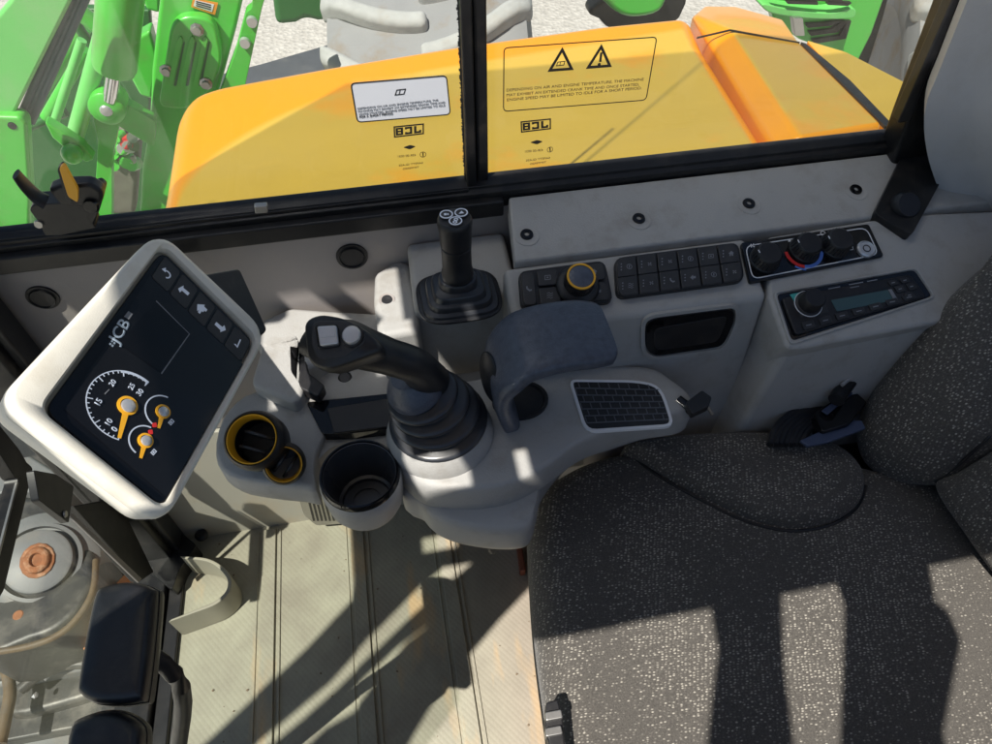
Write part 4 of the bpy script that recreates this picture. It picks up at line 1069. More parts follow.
# backrest, reclined, with a side wing
bo_ = PS_.p(890, 490, .01)
BR = Pl(bo_, V((-.86, -.22, .46)))
wing = on(BR, smooth_px([(1010, 238), (985, 254), (950, 285), (915, 322), (885, 360), (858, 400), (846, 437), (854, 466), (876, 482), (905, 488), (935, 485), (965, 462), (1010, 420)], 4))
wg_ob = obj('back_wing', puff([p-BR.n*.05 for p in wing], BR.n, .075, base=.06, edge=.6, rings=16), FABRIC, seat, smooth=180)
bk = on(BR, smooth_px([(925, 486), (950, 472), (985, 450), (1060, 400), (1300, 300), (1300, 760), (1060, 660), (995, 590), (955, 535)], 4), -.005)
obj('backrest', puff([p-BR.n*.05 for p in bk], BR.n, .066, base=.05, edge=.3, rings=14), FABRIC, seat, smooth=180)
sl = drape(wg_ob, [(912, 485), (935, 481), (958, 465), (986, 440), (990, 436)], .0)
obj('seam_piping', sweep(sl, .0026, 8, sub=2), BLACK, seat)
# adjuster at the front corner of the seat
LP_ = PZ(.60)
a = obj('adjuster', slab(LP_, rc([(546, 702), (558, 699), (563, 720), (566, 760), (552, 760), (545, 725)], 3), .03), BLACK, seat, bevel=.004)
for y in (712, 728): obj('adjuster_rib', slab(LP_, rc([(545, y), (561, y-3), (563, y+6), (546, y+9)], 2), .02, .006), STEEL, a, bevel=.002)

# belt buckle beside the backrest
BK = PZ(.615)
bkl = thing('belt_buckle', 'black seat belt buckle with blue webbing tucked between console and backrest', 'belt buckle', tuple(BK.p(820, 420)))
obj('buckle_body', slab(BK, rc([(815, 412), (852, 388), (868, 402), (850, 424), (822, 432)], 4), .03, .02), GLOSS, bkl, bevel=.005)
obj('webbing', slab(BK, [(800, 440), (845, 420), (862, 420), (866, 428), (828, 442), (808, 446)], .006, .012), BLUEM, bkl, bevel=.002)
obj('webbing', slab(BK, [(822, 410), (850, 390), (853, 393), (828, 414)], .004, .026), BLUEM, bkl, bevel=.001)
bm = sweep(on(BK, [(836, 400), (850, 380), (866, 366), (885, 352)], .04), [.012, .012, .014, .014]); obj('buckle_stalk', bm, BLACK, bkl)
bm = sweep(on(BK, [(842, 385), (860, 370), (874, 358)], .056), [.003, .003, .003]); obj('stalk_edge', bm, SILVER, bkl)
cab = thing('cable_loom', 'black ribbed cable loom curving down between the console and the seat', 'cable', tuple(BK.p(790, 435)))
for k in range(7):
    bm = sweep(on(PZ(.60), [(770+k*5, 445), (778+k*5, 425+k), (800+k*4, 408+k*2), (830, 398+k*3)], .01), .0055, 10); obj('cable', bm, RUBBER, cab)
# small catch behind the speaker grille
ct = thing('pod_catch', 'small black spring catch at the rear end of the joystick console', 'catch', tuple(P7.p(695, 405)))
obj('catch_lever', slab(P7, rc([(686, 402), (702, 390), (712, 397), (709, 406), (692, 414)], 2), .012, .02), BLACK, ct, bevel=.002)
obj('catch_pin', rod(P7.p(678, 400, .0), P7.p(695, 413, .0), .008), GLOSS, ct)
obj('catch_spring', rod(P7.p(705, 402, .01), P7.p(712, 414, -.01), .003), STEEL, ct)

# grit on the mat
rg2 = random.Random(5); bm = bmesh.new()
for k in range(90):
    x, y = rg2.uniform(-.55, .17), rg2.uniform(.28, .82); s_ = rg2.choice([.0008, .001, .0014, .0022])
    b2 = bmesh.ops.create_icosphere(bm, subdivisions=1, radius=s_)
    for v in b2['verts']: v.co = V((v.co.x*rg2.uniform(.6, 1.5), v.co.y*rg2.uniform(.6, 1.5), v.co.z*.6))+V((x, y, .001+s_*.4))
obj('grit', bm, mat('dry_mud', (.20, .15, .10), .9, var=.4), smooth=0, kind='stuff', label='specks of grit and dry mud scattered over the floor mat', cat='grit')

# ================================================================== TRAVEL LEVERS
for i, (pts, st, label) in enumerate((([(95, 600), (106, 586), (130, 582), (152, 588), (155, 602), (146, 690), (138, 702), (100, 704), (82, 696), (80, 680)], [(146, 695), (160, 744), (185, 830)], 'black padded travel lever handle, the one farther from the seat'),
                                       ([(70, 735), (84, 716), (112, 712), (136, 722), (142, 745), (130, 840), (116, 850), (76, 846), (62, 830)], [(140, 760), (155, 830), (172, 880)], 'black padded travel lever handle, nearest the bottom edge'))):
    pl = PZ(.80)
    tl = thing('travel_lever', label, 'lever', tuple(PZ(0).p(st[1][0]+8, st[1][1])), 'travel lever handles')
    q = on(pl, smooth_px(pts, 4)); c = sum(q, V())/len(q); n_ = V((.1, -.25, 1)).normalized()
    f = lambda k, d: [c+(p-c)*k+n_*d for p in q]
    obj('pad', loft([f(.80, -.030), f(.95, -.026), f(1.0, -.014), f(1.0, -.004), f(.97, .004), f(.90, .009), f(.78, .011), f(.4, .012)]), RUBBER, tl, smooth=70)
    obj('pad_back', loft([f(.88, -.040), f(1.0, -.032), f(1.035, -.022), f(1.02, -.014)]) , YEL if i == 5 else BLACK, tl, smooth=70)
    b = c-n_*.03
    e = PZ(.02).p(*st[2])
    obj('stalk', sweep([b, b+V((.02, -.02, -.10)), V(((b.x+e.x)/2+.02, (b.y+e.y)/2-.01, .40)), e], [.010, .010, .011, .012], 14), BLACK, tl)

# ================================================================== FRONT OF THE CAB
FX = -.60; FP = PX(FX)
apil = thing('front_pillar', 'black front cab pillar standing in the corner behind the display', 'pillar', (-.63, .81, 0))
bm = bmesh.new(); box(bm, (-.665, .775, .0), (-.590, .843, 1.14)); obj('post', bm, FRAME, apil, bevel=.008)
bm = bmesh.new(); box(bm, (-.592, .79, .0), (-.575, .838, 1.13)); obj('seal', bm, RUBBER, apil, bevel=.004)
bm = slab(PZ(.05), rc([(128, 505), (165, 520), (197, 545), (180, 568), (172, 590), (150, 572), (118, 535)], 4), .07); obj('pillar_foot', bm, FRAME, apil, bevel=.008)
sill = thing('front_sill', 'black metal sill along the foot of the front windscreen beside the floor mat', 'sill', (-.62, .3, -.05))
bm = bmesh.new(); box(bm, (-.68, -.3, -.12), (-.607, .775, .028)); obj('sill_beam', bm, FRAME, sill, bevel=.006)
bm = bmesh.new(); box(bm, (-.606, -.3, -.01), (-.575, .775, .012)); obj('sill_step', bm, BLACK, sill, bevel=.003)
fw = thing('front_windscreen', 'lower front windscreen of tinted glass with a black framed edge and bracket', 'windscreen', (FX, .3, 0))
bm = bmesh.new(); box(bm, (-.648, -.2, .03), (-.643, .775, 1.6)); obj('pane', bm, GLASSF, fw, smooth=0)
F2 = PX(-.63)
obj('frame_bar', slab(F2, rc([(22, 458), (33, 468), (30, 482), (4, 590), (-14, 620), (-10, 572), (18, 482), (16, 470)], 3), .02), FRAME, fw, bevel=.004)
obj('frame_bar', slab(F2, rc([(17, 480), (30, 468), (20, 450), (-6, 418), (-20, 420), (-8, 442)], 4), .02, .001), FRAME, fw, bevel=.004)
obj('bar_edge', slab(F2, [(17.5, 482), (19, 482.5), (-6, 580), (-8, 579)], .004, .004), STEEL, fw, bevel=.0008)
obj('bracket', slab(PX(-.58), rc([(34, 470), (56, 474), (74, 486), (69, 523), (39, 500)], 2), .012), BLACK, fw, bevel=.002)
obj('bracket_screw', lathe([(0, .002), (.005, .002), (.006, 0)], PX(-.58).p(65, 514, .001), (1, 0, 0), 16), STEEL, fw)
lbm = slab(PX(-.612), [(74, 506), (118, 498), (154, 572), (141, 581)], .02); obj('glass_edge_trim', lbm, FRAME, fw, bevel=.002)
lbm = slab(PX(-.612), [(69, 515), (73, 513.5), (142, 578.5), (139, 582.5)], .004, .004); obj('seal_line', lbm, GREYD, fw, bevel=.001)

# curved guard on the floor
gd = []
gpx = smooth_px([(168, 622), (196, 612), (216, 604), (229, 592), (231, 578), (222, 566), (206, 558), (180, 556)], 5, closed=False)
b0 = on(PZ(.085), gpx); c = sum(b0, V())/len(b0); c.z = .085
inn = [p+(c-p).normalized()*.008 for p in b0]
bm = bmesh.new(); prism(bm, b0+inn[::-1], (0, 0, -.0825))
obj('floor_guard', bm, STRAP, None, bevel=.0025, label='olive plastic guard loop on the floor at the foot of the front pillar', cat='guard')
bm = lathe([(.014, 0), (.014, .008), (.010, .012), (0, .012)], PZ(.03).p(202, 536), (0, 0, 1), 24)
obj('floor_plug', bm, BLACK, None, label='small black round plug on the pillar foot near the wall', cat='plug')

# slotted floor vent by the wall
LWP = PY(WY-.01)
fvn = thing('floor_vent', 'grey framed foot vent low on the wall under the cup holder', 'air vent', tuple(LWP.p(318, 520)))
obj('vent_frame', slab(PY(.80), rc([(290, 470), (330, 465), (345, 524), (316, 526), (304, 516)], 3), .04), STEEL, fvn, bevel=.004)
bm = bmesh.new()
for k in range(6): slab(PY(.80), [(306+k*4, 494), (308+k*4, 494), (315+k*4, 521), (313+k*4, 521)], .003, .002, bm)
obj('vent_slats', bm, BLACK, fvn)
# small red catch on the floor by the seat
bm = slab(PZ(.03), rc([(516, 541), (521, 540), (526, 570), (520, 571)], 2), .03)
obj('floor_catch', bm, mat('dull_red_plastic', (.22, .07, .04), .5), None, bevel=.003, label='small dull red catch on the floor beside the seat', cat='catch')
bm = bmesh.new(); box(bm, (.196, -.19, .0), (.212, .70, .03))
obj('seat_rail', bm, mat('tan_rail_plastic', (.42, .33, .24), .6), None, bevel=.003, label='thin tan rail edging the floor mat beside the seat', cat='rail')
# ================================================================== OUTSIDE: engine cover
ZH = .75; H7 = PZ(ZH)
hood = thing('engine_cover', 'yellow engine cover of the machine right outside the side window, pale glass reflection painted on top', 'engine cover', (.2, 1.3, -.6))
hpx = rc([(148, 240), (160, 186), (172, 112), (186, 92), (214, 82), (330, 61), (460, 40), (600, 21), (692, 12), (706, 44), (775, 150), (830, 240)], [0, 10, 12, 14, 14, 0, 0, 0, 0, 0, 0, 0])
bm = slab(H7, hpx, .9, vec=V((0, 0, -1.2)))
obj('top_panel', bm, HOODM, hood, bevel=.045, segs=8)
def tri(bm, *f):
    pass
bm = bmesh.new()
q = lambda x, y, z: PZ(z).p(x, y)
L0, L1 = q(693, 14, .75), q(776, 152, .75)
M0, M1 = q(730, 28, .785), q(800, 138, .785)
N0, N1 = q(800, 41, .765), q(884, 124, .765)
K0, K1, K2 = q(703, 6, .70), q(735, 6, .72), q(785, 20, .70)
low = V((0, 0, -1.0))
vs = {k: bm.verts.new(v) for k, v in dict(L0=L0, L1=L1, M0=M0, M1=M1, N0=N0, N1=N1, K0=K0, K1=K1, K2=K2).items()}
for f in (('L0', 'M0', 'M1', 'L1'), ('M0', 'N0', 'N1', 'M1'), ('K0', 'K1', 'M0', 'L0'), ('K1', 'K2', 'N0', 'M0')): bm.faces.new([vs[k] for k in f])
b_ = {k: bm.verts.new(vs[k].co+low) for k in ('L0', 'L1', 'N0', 'N1', 'K0', 'K1', 'K2', 'M1')}
for a, b in (('K0', 'K1'), ('K1', 'K2'), ('K2', 'N0'), ('N0', 'N1'), ('N1', 'M1'), ('M1', 'L1'), ('L1', 'L0'), ('L0', 'K0')): bm.faces.new((vs[a], vs[b], b_[b], b_[a]))
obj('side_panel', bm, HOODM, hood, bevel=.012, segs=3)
bm = slab(PZ(.70), rc([(806, 40), (846, 52), (908, 84), (1010, 140), (1010, 230), (905, 170), (894, 136)], 4), .9, vec=V((0, 0, -1.0)))
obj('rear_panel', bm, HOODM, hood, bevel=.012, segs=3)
bm = bmesh.new(); a = q(700, 38, .7875); b = q(730, 29.5, .7885); c = q(799, 42, .770)
bm = prism(bm, [q(697, 36.8, .757), q(730, 29.1, .789), q(800, 41.8, .769), q(800, 42.3, .769), q(730, 29.6, .789), q(697, 37.3, .757)], (0, 0, -.004))
obj('panel_gap', bm, INK, hood, smooth=0)
bm = prism(bmesh.new(), [q(801, 42, .768), q(806, 43.5, .768), q(850, 80, .768), q(896, 128, .768), q(885, 126, .768)], (0, 0, -.006))
obj('panel_gap', bm, BLACK, hood, smooth=0)
# slab under the cab and the machine deck, dark
deck = thing('machine_deck', 'dark grey machine deck and frame below the cab and windows', 'deck', (0, .4, -1.0))
bm = bmesh.new(); box(bm, (-.66, -.21, -.55), (1.3, 1.0, -.055)); obj('deck_plate', bm, GREYD, deck, bevel=.01)

# ================================================================== OUTSIDE: green machine parked beyond
def gplate(px, y, th, m, par, nm='plate', bev=.012, **k): return obj(nm, slab(PY(y), px, th, vec=V((0, th, 0))), m, par, bevel=bev, **k)
G_ = thing('green_loader', 'bright green loader with lift arms and a hydraulic ram, parked beyond the side window', 'loader', (-.9, 2.6, -1.1))
pn = gplate([(-40, 60), (10, 0), (26, -30), (92, -30), (72, 0), (14, 116), (-40, 116)], 2.15, .05, GREENL, G_, 'shield_panel', .01)
gplate([(-40, 115), (20, 117), (27, 124), (31, 190), (30, 240), (-40, 240)], 2.12, .06, GREEN, G_, 'shield_bracket', .012)
o = PY(2.118).p(12, 126); obj('bracket_hole', cyl(o, (0, 1, 0), .012, .002, 16), BLACK, G_)
for d, r_ in ((0, .011), (7, .009), (13, .012)):
    obj('hose', rod(PY(2.2).p(18+d, 122, 0), PY(2.2).p(76+d, -10), r_), mat('blue_grey_hose', (.05, .09, .11), .35), G_)
gplate([(14, 118), (70, 8), (150, 10), (156, 90), (140, 240), (20, 240)], 3.3, .05, GREEND, G_, 'shade_plate', .01)  # dark backing painted in for the shadows between the bars
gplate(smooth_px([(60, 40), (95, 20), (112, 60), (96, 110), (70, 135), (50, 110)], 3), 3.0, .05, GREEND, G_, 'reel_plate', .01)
for a, b, w, m, y in (((40, 92), (84, 26), .05, GREEN, 2.9), ((46, 118), (86, 50), .035, GREEN, 2.6), ((66, 8), (96, 54), .03, GREEND, 2.8), ((54, 124), (82, 40), .025, GREENL, 2.5), ((78, 10), (104, 32), .05, GREEN, 2.75), ((30, 126), (66, 112), .03, GREEND, 2.7)):
    pa, pb = PY(y).p(*a), PY(y).p(*b); obj('reel_bar', rod(pa, pb, w*.6, 12), m, G_)
gplate([(44, 122), (58, 130), (82, 146), (94, 160), (86, 163), (66, 150), (52, 138)], 2.3, .05, GREEN, G_, 'finger_plate', .008)
o = PY(2.28).p(72, 154); bm = bmesh.new(); bmesh.ops.create_uvsphere(bm, u_segments=20, v_segments=12, radius=.034); bmesh.ops.translate(bm, verts=bm.verts, vec=o); obj('ball_joint', bm, GREEN, G_)
obj('push_rod', rod(PY(2.4).p(74, 140), PY(2.4).p(103, 36), .028), GREENL, G_)
ram0, ram1 = PY(2.35).p(122, -20), PY(2.35).p(114, 70)
rm = obj('ram_barrel', lathe([(.0, 0), (.066, 0), (.066, (ram1-ram0).length-.02), (.06, (ram1-ram0).length), (0, (ram1-ram0).length)], ram0, ram1-ram0, 32), GREEN, G_)
obj('ram_rod', rod(PY(2.35).p(114, 70), PY(2.35).p(109.5, 100), .022), CHROME, G_)
o = PY(2.33).p(106, 111)
pv = obj('pivot_boss', lathe([(0, 0), (.020, 0), (.05, .006), (.056, .012), (.056, .10), (0, .10)], o, (0, 1, 0), 32), GREEN, G_)
obj('pivot_pin', lathe([(0, -.006), (.016, -.006), (.02, 0)], o, (0, 1, 0), 20), SILVER, pv)
gplate(rc([(96, 102), (116, 98), (156, 122), (154, 148), (118, 126)], 6), 2.40, .05, GREEN, G_, 'link_arm', .01)
gplate(rc([(92, 112), (106, 122), (120, 122), (112, 160), (112, 240), (84, 240), (96, 180), (98, 140)], 6), 2.42, .05, GREEN, G_, 'link_arm', .01)
arm = gplate([(163, -30), (250, -30), (236, 30), (222, 82), (214, 110), (180, 240), (138, 240), (142, 170), (150, 120), (152, 70)], 2.5, .10, GREEN, G_, 'lift_arm', .015)
cov = rc([(170, 30), (176, 20), (188, 16), (206, 18), (216, 26), (223, 60), (212, 90), (190, 110), (158, 108)], [8, 10, 10, 10, 10, 12, 12, 12, 10])
cv = gplate(cov, 2.45, .05, GREEN, G_, 'arm_cover', .012)
for x in (178, 190, 203):
    obj('cover_rib', slab(PY(2.442), rc([(x-1.5, 42), (x+2, 36), (x+5, 40), (x-5, 84), (x-10, 84)], 2), .02, vec=V((0, .02, 0))), GREEN, cv, bevel=.006)
    obj('cover_groove', slab(PY(2.4485), rc([(x+5.5, 42), (x+7, 42), (x-1.5, 86), (x-4.5, 86)], 1), .002, vec=V((0, .003, 0))), GREEND, cv, smooth=0)
for p in ((197, 30), (166, 71), (206, 84)):
    o = PY(2.445).p(*p); obj('cover_bolt', lathe([(0, -.012), (.013, -.012), (.014, -.002), (.022, 0), (.022, .004)], o, (0, 1, 0), 8), STEEL, cv, smooth=0)
dc = obj('warning_decal', slab(PY(2.495), [(193, -2), (218, 3), (215, 15), (191, 7)], .002, vec=V((0, .002, 0))), ORANGE, G_, smooth=0)
obj('decal_panel', slab(PY(2.4935), [(195, 0), (214, 4.5), (212, 12), (193.5, 6)], .002, vec=V((0, .001, 0))), LABELW, dc, smooth=0)
bm = bmesh.new()
for k in range(3): slab(PY(2.4925), [(196, 1+k*2), (211, 4.8+k*2.2), (211, 5.8+k*2.2), (196, 2+k*2)], .001, 0, bm)
obj('decal_print', bm, INK, dc, smooth=0)
ba = gplate(rc([(246, 12), (252, 8), (254, -30), (274, -30), (262, 8), (240, 110), (214, 110), (236, 50)], 3), 2.44, .05, GREEN, G_, 'side_bar', .008)
for p in ((252, 21), (245, 42)):
    o = PY(2.435).p(*p); obj('bar_bolt', lathe([(0, -.016), (.016, -.016), (.018, 0)], o, (0, 1, 0), 16), SILVER, ba)
gplate([(132, 40), (150, 30), (158, 60), (152, 100), (140, 96), (128, 74)], 2.65, .08, GREEN, G_, 'rear_link', .012)
gplate([(140, -10), (160, -10), (160, 14), (146, 10)], 2.7, .08, GREEN, G_, 'rear_link', .012)
gplate([(118, 78), (134, 70), (152, 90), (150, 116), (136, 112)], 2.9, .06, GREEND, G_, 'rear_link', .012)
gm2 = mat('machine_dirt', (.16, .15, .12), .8, var=.4)
gplate([(108, 132), (130, 130), (140, 150), (135, 215), (108, 215)], 2.7, .1, gm2, G_, 'gearbox', .02)
for k in range(14):
    x, y = random.uniform(112, 138), random.uniform(132, 168)
    p = PY(2.66).p(x, y); obj('fitting', cyl(p, (random.uniform(-.3, .3), -1, random.uniform(0, .5)), random.uniform(.012, .03), .05, 10), random.choice([STEEL, SILVER, RED, gm2, GREEN]), G_)
# the machine's far housing behind the gravel strip
hs = thing('green_housing', 'dark green machine housing standing on the gravel behind the lift arms', 'machine housing', tuple(PZ(-1.1).p(310, 14)))
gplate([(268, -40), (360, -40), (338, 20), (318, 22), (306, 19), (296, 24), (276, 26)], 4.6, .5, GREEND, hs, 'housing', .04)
gplate([(330, 16), (321, 4), (328, 2), (334, 8)], 4.5, .06, GREEN, hs, 'fin', .01)

# ================================================================== OUTSIDE: tyres
def tyre(name, label, o, r, w, ax, nl, a_off=0, rim=None):
    root = thing(name, label, 'tyre', (o.x, o.y, o.z-r), 'dusty tractor tyres')
    hw = w/2
    prof_ = [(r*.58, -hw*.80), (r*.66, -hw*.98), (r*.82, -hw*1.02), (r*.92, -hw*.97), (r*.955, -hw*.85), (r*.975, -hw*.4), (r*.98, 0), (r*.975, hw*.4), (r*.955, hw*.85), (r*.92, hw*.97), (r*.82, hw*1.02), (r*.66, hw*.98), (r*.58, hw*.80)]
    obj('carcass', lathe(prof_, o, ax, 96, closed=False), TYRE, root)
    a, b, x = basis(ax)
    bm = bmesh.new()
    for k in range(nl):
        for side in (-1, 1):
            t0 = 2*math.pi*(k+(.5 if side > 0 else 0))/nl+a_off
            rings = []
            for j in range(9):
                s = j/8; hx = side*hw*(-.04+1.08*s); t = t0+(1-s*s)*.80*2*math.pi/nl
                rb = r*.95 if s < .82 else r*(.95-.10*(s-.82)/.18)
                rt = r*1.045 if s < .82 else r*(1.045-.09*(s-.82)/.18)
                dw = (.27+.08*s)*2*math.pi/nl
                ring = []
                for (tt, rr) in ((t-dw*.62, rb), (t-dw*.42, rt), (t+dw*.42, rt), (t+dw*.62, rb)):
                    ring.append(o+x*hx+(a*math.cos(tt)+b*math.sin(tt))*rr)
                rings.append(ring)
            loft(rings, bm)
    obj('tread_lugs', bm, TYREL, root, bevel=.022, segs=4)
    if rim is not None:
        obj('rim', lathe([(r*.585, -hw*.75), (r*.60, -hw*.83), (r*.56, -hw*.8), (r*.50, -hw*.5), (r*.2, -hw*.35), (0, -hw*.35)], o, ax, 48), rim, root)
    return root
c1 = PY(2.75).p(455, 90)
tyre('tractor_tyre', 'big dusty grey tyre lug tread above the middle of the yellow cover', c1+V((0, .25, -.30)), .72, .80, (.95, -.15, .1), 18, .05)
c2 = PY(2.6).p(968, 95)
tyre('tractor_tyre', 'big dusty grey tyre at the far right, cut off by the black rear pillar', c2+V((.18, .25, -.25)), .78, .8, (.90, -.35, .1), 18, .23)
c3 = PY(3.0).p(630, 0)
gh = thing('green_hub', 'bright green wheel hub just past the middle tyre', 'wheel hub', tuple(PY(3.0).p(630, 40)))
gplate(smooth_px([(585, -20), (606, 4), (622, 16), (640, 18), (660, 12), (668, -6), (666, -40), (600, -40)], 3), 2.95, .2, GREEN, gh, 'hub_casting', .03)
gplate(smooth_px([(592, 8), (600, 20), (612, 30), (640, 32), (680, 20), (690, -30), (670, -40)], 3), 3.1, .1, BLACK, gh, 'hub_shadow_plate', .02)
# ribbed green guard
gg = thing('green_guard', 'bright green slatted guard with an oval rim behind the yellow cover', 'guard', tuple(PY(2.5).p(830, 60)))
gplate([(762, -40), (768, -2), (774, 22), (800, 40), (858, 62), (872, 34), (898, -40)], 2.55, .05, GREEN, gg, 'guard_plate', .01)
ov = smooth_px([(764, 4), (790, 9), (830, 13), (852, 8), (856, 14), (848, 19), (812, 19), (778, 15), (765, 10)], 4)
gplate(ov, 2.46, .08, GREENL, gg, 'oval_rim', .012)
for a, b, c, d in (((772, -6), (842, 0), (846, 3), (776, -2)), ((786, 1), (818, 2), (818, 5), (788, 4)), ((828, 1), (852, 3), (848, 6), (828, 5))):
    gplate([a, b, c, d], 2.45, .02, INK, gg, 'slot', 0)
for k in range(3):
    d = k*8
    gplate([(806+d*.4, 24+d*1.0), (824+d, 23+d*.8), (838+d*.6, 21), (845+d*.4, 21), (830+d, 26+d*.8), (808+d*.4, 28+d*1.0)], 2.535, .02, INK, gg, 'slot', 0)
gplate(rc([(793, 18), (803, 18), (805, 36), (795, 36)], 1.5), 2.44, .03, STEEL, gg, 'rim_bracket', .004)
dk = thing('dark_plate', 'black plate between the green guard and the right tyre', 'chassis', tuple(PY(2.9).p(875, 60)))
gplate([(884, -40), (900, -40), (884, 20), (866, 76), (850, 70)], 2.9, .2, FRAME, dk, 'black_plate', .02)  # plain black plate filling the dark band beside the guard

# ================================================================== OUTSIDE: castings ahead of the windscreen
bf = thing('boom_foot', 'dusty boom foot casting with a round boss and rusty bolt beyond the windscreen', 'boom foot', (-1.1, .95, -1.0))
bo_c = PZ(-.30).p(37, 561); bax = V((.22, -.30, .93)).normalized()
obj('boss', lathe([(.145, -.35), (.145, -.05), (.125, -.035), (.110, -.03), (.108, -.015), (.098, -.012), (.096, -.03), (.090, -.032), (.086, .0), (.080, .004), (0, .004)], bo_c, bax, 56), IRONL, bf)
bt = obj('rusty_bolt', lathe([(.044, .004), (.042, .008), (.033, .010), (.032, .017), (.027, .021), (.017, .021), (.014, .012), (0, .012)], bo_c+bax*.0+V((.003, 0, 0)), bax, 14, sx=1.12), RUST, bf, bevel=.002)
ir = [(-40, 500), (10, 494), (44, 500), (74, 520), (92, 552), (90, 590), (66, 622), (30, 640), (-40, 650)]
obj('casting', slab(PZ(-.345), smooth_px(ir, 4), .25, vec=V((0, 0, -.25))), IRON, bf, bevel=.02, segs=4)
obj('casting_rim', sweep(on(PZ(-.34), [(96, 560), (92, 594), (68, 628), (30, 646), (-30, 655)]), .009, 12), RUSTE, bf)
obj('oil_patch', lathe([(0, .002), (.012, .002), (.014, 0)], PZ(-.345).p(18, 615), (0, 0, 1), 12), RUST, bf)
un = thing('undercarriage', 'dusty grey and black undercarriage castings and hoses below the front windscreen', 'undercarriage', (-1.05, .6, -1.1))
obj('frame_plate', slab(PZ(-.70), [(-90, 380), (60, 360), (150, 470), (170, 600), (120, 720), (-90, 760)], .1, vec=V((0, 0, -.1))), IRON, un, bevel=.01)
obj('frame_rib', slab(PZ(-.55), [(-60, 470), (30, 455), (70, 480), (66, 500), (20, 490), (-60, 505)], .1, vec=V((0, 0, -.12))), IRONL, un, bevel=.012)
obj('primer_plate', slab(PZ(-.50), [(66, 632), (128, 570), (140, 590), (130, 640), (86, 652)], .05, vec=V((0, 0, -.05))), ORPAINT, un, bevel=.006)
obj('track_plate', slab(PZ(-.62), smooth_px([(-40, 660), (40, 640), (90, 632), (120, 640), (110, 662), (50, 676), (-40, 690)], 3), .1, vec=V((0, 0, -.12))), IRONL, un, bevel=.015)
obj('track_plate', slab(PZ(-.66), smooth_px([(4, 694), (30, 670), (80, 660), (110, 670), (104, 690), (60, 706), (10, 716)], 3), .1, vec=V((0, 0, -.14))), IRON, un, bevel=.02)
obj('lower_plate', slab(PZ(-.75), [(-40, 724), (60, 704), (110, 690), (150, 760), (80, 830), (-60, 830)], .1, vec=V((0, 0, -.1))), IRONL, un, bevel=.015)
for pts, r_, m in (([(-10, 668), (40, 656), (88, 642), (120, 622)], .018, IRONL), ([(20, 690), (50, 668), (90, 664), (110, 674)], .016, IRON), ([(0, 744), (6, 716), (10, 690), (4, 660)], .016, RUSTE), ([(30, 640), (60, 648), (90, 640)], .012, IRON)):
    obj('hose', sweep(on(PZ(-.58), pts), r_, 12), m, un)
for k in range(26):
    x, y = random.uniform(0, 105), random.uniform(595, 700)
    p = PZ(-.60).p(x, y); s_ = random.uniform(.008, .022)
    bm = bmesh.new(); bmesh.ops.create_icosphere(bm, subdivisions=1, radius=s_)
    for v in bm.verts: v.co *= random.uniform(.6, 1.2)
    bmesh.ops.translate(bm, verts=bm.verts, vec=p); obj('mud_clod', bm, random.choice([IRON, IRONL, GREYD, SILVER]), un, smooth=0)

blocker_root = thing('fill_blocker', 'grey panel added on the unseen near side of the cab to block fill light', 'light blocker', (.25, -.24, -.05))  # unseen panel added to block sky and ground fill light
bm = bmesh.new(); box(bm, (-.62, -.26, -.05), (1.12, -.225, .92)); obj('blocker_panel', bm, GREYD, blocker_root, bevel=.01)
bm = bmesh.new(); box(bm, (-.60, -.224, .60), (.60, -.19, .66)); obj('blocker_rail', bm, BLACK, blocker_root, bevel=.01)
rw = thing('rear_wall', 'grey lined rear cab wall behind the seat back', 'wall', (1.15, .3, -.05))
bm = bmesh.new(); box(bm, (1.125, -.26, -.05), (1.16, .90, 1.1)); obj('rear_lining', bm, GREYD, rw, bevel=.01)
# ================================================================== CAB ROOF AND ADDED SUNLIGHT BLOCKERS
SUN = V((-.40, -.36, 1)).normalized()
ROOFZ = 1.75
roof = thing('cab_roof_gobo', 'grey cab roof with unseen holed and cut panels added to shape the sunlight, just above the frame of the photo', 'roof', (.3, .3, ROOFZ))
bm = bmesh.new(); box(bm, (-.249, -.142, ROOFZ), (1.15, .55, ROOFZ+.03)); obj('roof_panel', bm, GREYD, roof, bevel=.004)
def lattice(holes, x0, x1, y0, y1, z, th):
    xs = sorted({x0, x1} | {h[0] for h in holes} | {h[2] for h in holes}); ys = sorted({y0, y1} | {h[1] for h in holes} | {h[3] for h in holes})
    bm = bmesh.new()
    for i in range(len(xs)-1):
        for j in range(len(ys)-1):
            cx, cy = (xs[i]+xs[i+1])/2, (ys[j]+ys[j+1])/2
            if any(a < cx < c and b < cy < d for a, b, c, d in holes): continue
            box(bm, (xs[i], ys[j], z), (xs[i+1], ys[j+1], z+th))
    bmesh.ops.remove_doubles(bm, verts=bm.verts, dist=1e-5)
    seen = {}
    for f in list(bm.faces):
        k = tuple(round(c, 4) for c in f.calc_center_median())
        seen.setdefault(k, []).append(f)
    bmesh.ops.delete(bm, geom=[f for v in seen.values() if len(v) > 1 for f in v], context='FACES_ONLY')
    return bm
holes = [(-.595, .04, -.538, .335), (-.66, .255, -.595, .43), (-.62, .36, -.40, .475), (-.505, .30, -.39, .36), (-.308, .29, -.284, .345),
         (-.455, .07, -.365, .128), (-.45, .128, -.427, .19), (-.312, .065, -.284, .122), (-.75, .065, -.66, .11)]
obj('sun_gobo', lattice(holes, -.90, -.25, .03, .565, ROOFZ, .03), GREYD, roof, smooth=0)  # unseen panel added, its holes cut to drop sun patches inside
def plate(pts, nm='gobo_plate'): return obj(nm, prism(bmesh.new(), [V((x, y, ROOFZ+.001)) for x, y in pts], (0, 0, .028)), FRAME, roof, smooth=0)  # unseen plates added to shape the shade on floor and seat
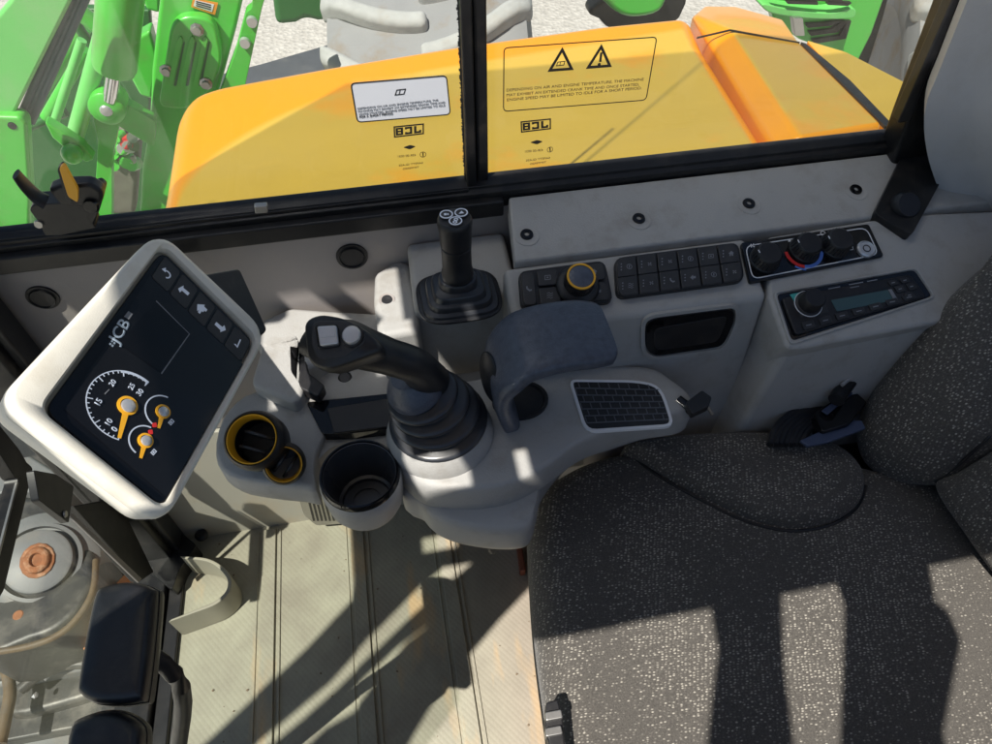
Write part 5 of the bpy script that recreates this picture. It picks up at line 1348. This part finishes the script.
plate([(-.56, .476), (-.53, .476), (-.44, .359), (-.47, .359)], 'gobo_bar')
plate([(-.90, .029), (-.908, -.006), (-1.022, -.105), (-1.206, -.242), (-1.32, -.32), (-1.28, -.37), (-1.03, -.215), (-.96, -.172), (-.86, -.085), (-.757, -.004), (-.70, .029)])
plate([(-.63, .029), (-.712, -.022), (-.80, -.08), (-.962, -.198), (-1.03, -.242), (-1.26, -.375), (-1.2, -.40), (-.99, -.255), (-.90, -.185), (-.815, -.125), (-.70, -.07), (-.55, .0), (-.42, .0), (-.42, .029)])
plate([(-.56, -.008), (-.70, -.073), (-.81, -.130), (-.87, -.19), (-.925, -.245), (-.985, -.266), (-1.19, -.41), (-1.2, -.55), (-1.0, -.55), (-.816, -.314), (-.741, -.228), (-.669, -.171), (-.594, -.11), (-.51, -.05), (-.42, -.05), (-.42, -.008)])
plate([(-.419, -.142), (-.251, -.142), (-.251, .0285), (-.419, .0285)], 'gobo_corner')
plate([(-.122, -.1425), (-.133, -.195), (-.159, -.241), (-.19, -.299), (-.30, -.55), (-.19, -.55), (-.091, -.317), (-.068, -.245), (-.025, -.1425)], 'seat_shade_bar')  # added strip, outlined to cast a dark bar across the seat
plate([(.065, -.1425), (.062, -.17), (-.029, -.329), (-.13, -.55), (.02, -.55), (.092, -.352), (.182, -.254), (.188, -.215), (.179, -.199), (.204, -.1425)], 'seat_shade_bar')

# ================================================================== LIGHT
w = bpy.data.worlds.new('World'); bpy.context.scene.world = w; w.use_nodes = True
nt = w.node_tree; bg = nt.nodes['Background']
sk = nt.nodes.new('ShaderNodeTexSky'); sk.sky_type = 'NISHITA'; sk.sun_disc = False
sk.sun_elevation = math.asin(SUN.z); sk.sun_rotation = math.atan2(SUN.x, SUN.y)
sk.air_density = 1; sk.dust_density = .4
nt.links.new(sk.outputs[0], bg.inputs[0]); bg.inputs[1].default_value = .06
sl = bpy.data.lights.new('sun', 'SUN'); sl.energy = 5.0; sl.angle = R(.5); sl.color = (1, .95, .87)
so = bpy.data.objects.new('sun', sl); C.objects.link(so); so.rotation_euler = SUN.to_track_quat('Z', 'Y').to_euler()

# ================================================================== CAMERA
cd = bpy.data.cameras.new('camera'); co = bpy.data.objects.new('camera', cd); C.objects.link(co)
cd.sensor_width = 36; cd.lens = FPX/992*36; cd.clip_start = .01; cd.clip_end = 300
M = Matrix((cr, cu, -cf)).transposed().to_4x4(); M.translation = CAM; co.matrix_world = M
bpy.context.scene.camera = co
vs_ = bpy.context.scene.view_settings; vs_.view_transform = 'Standard'; vs_.look = 'None'; vs_.exposure = .43; vs_.gamma = 1
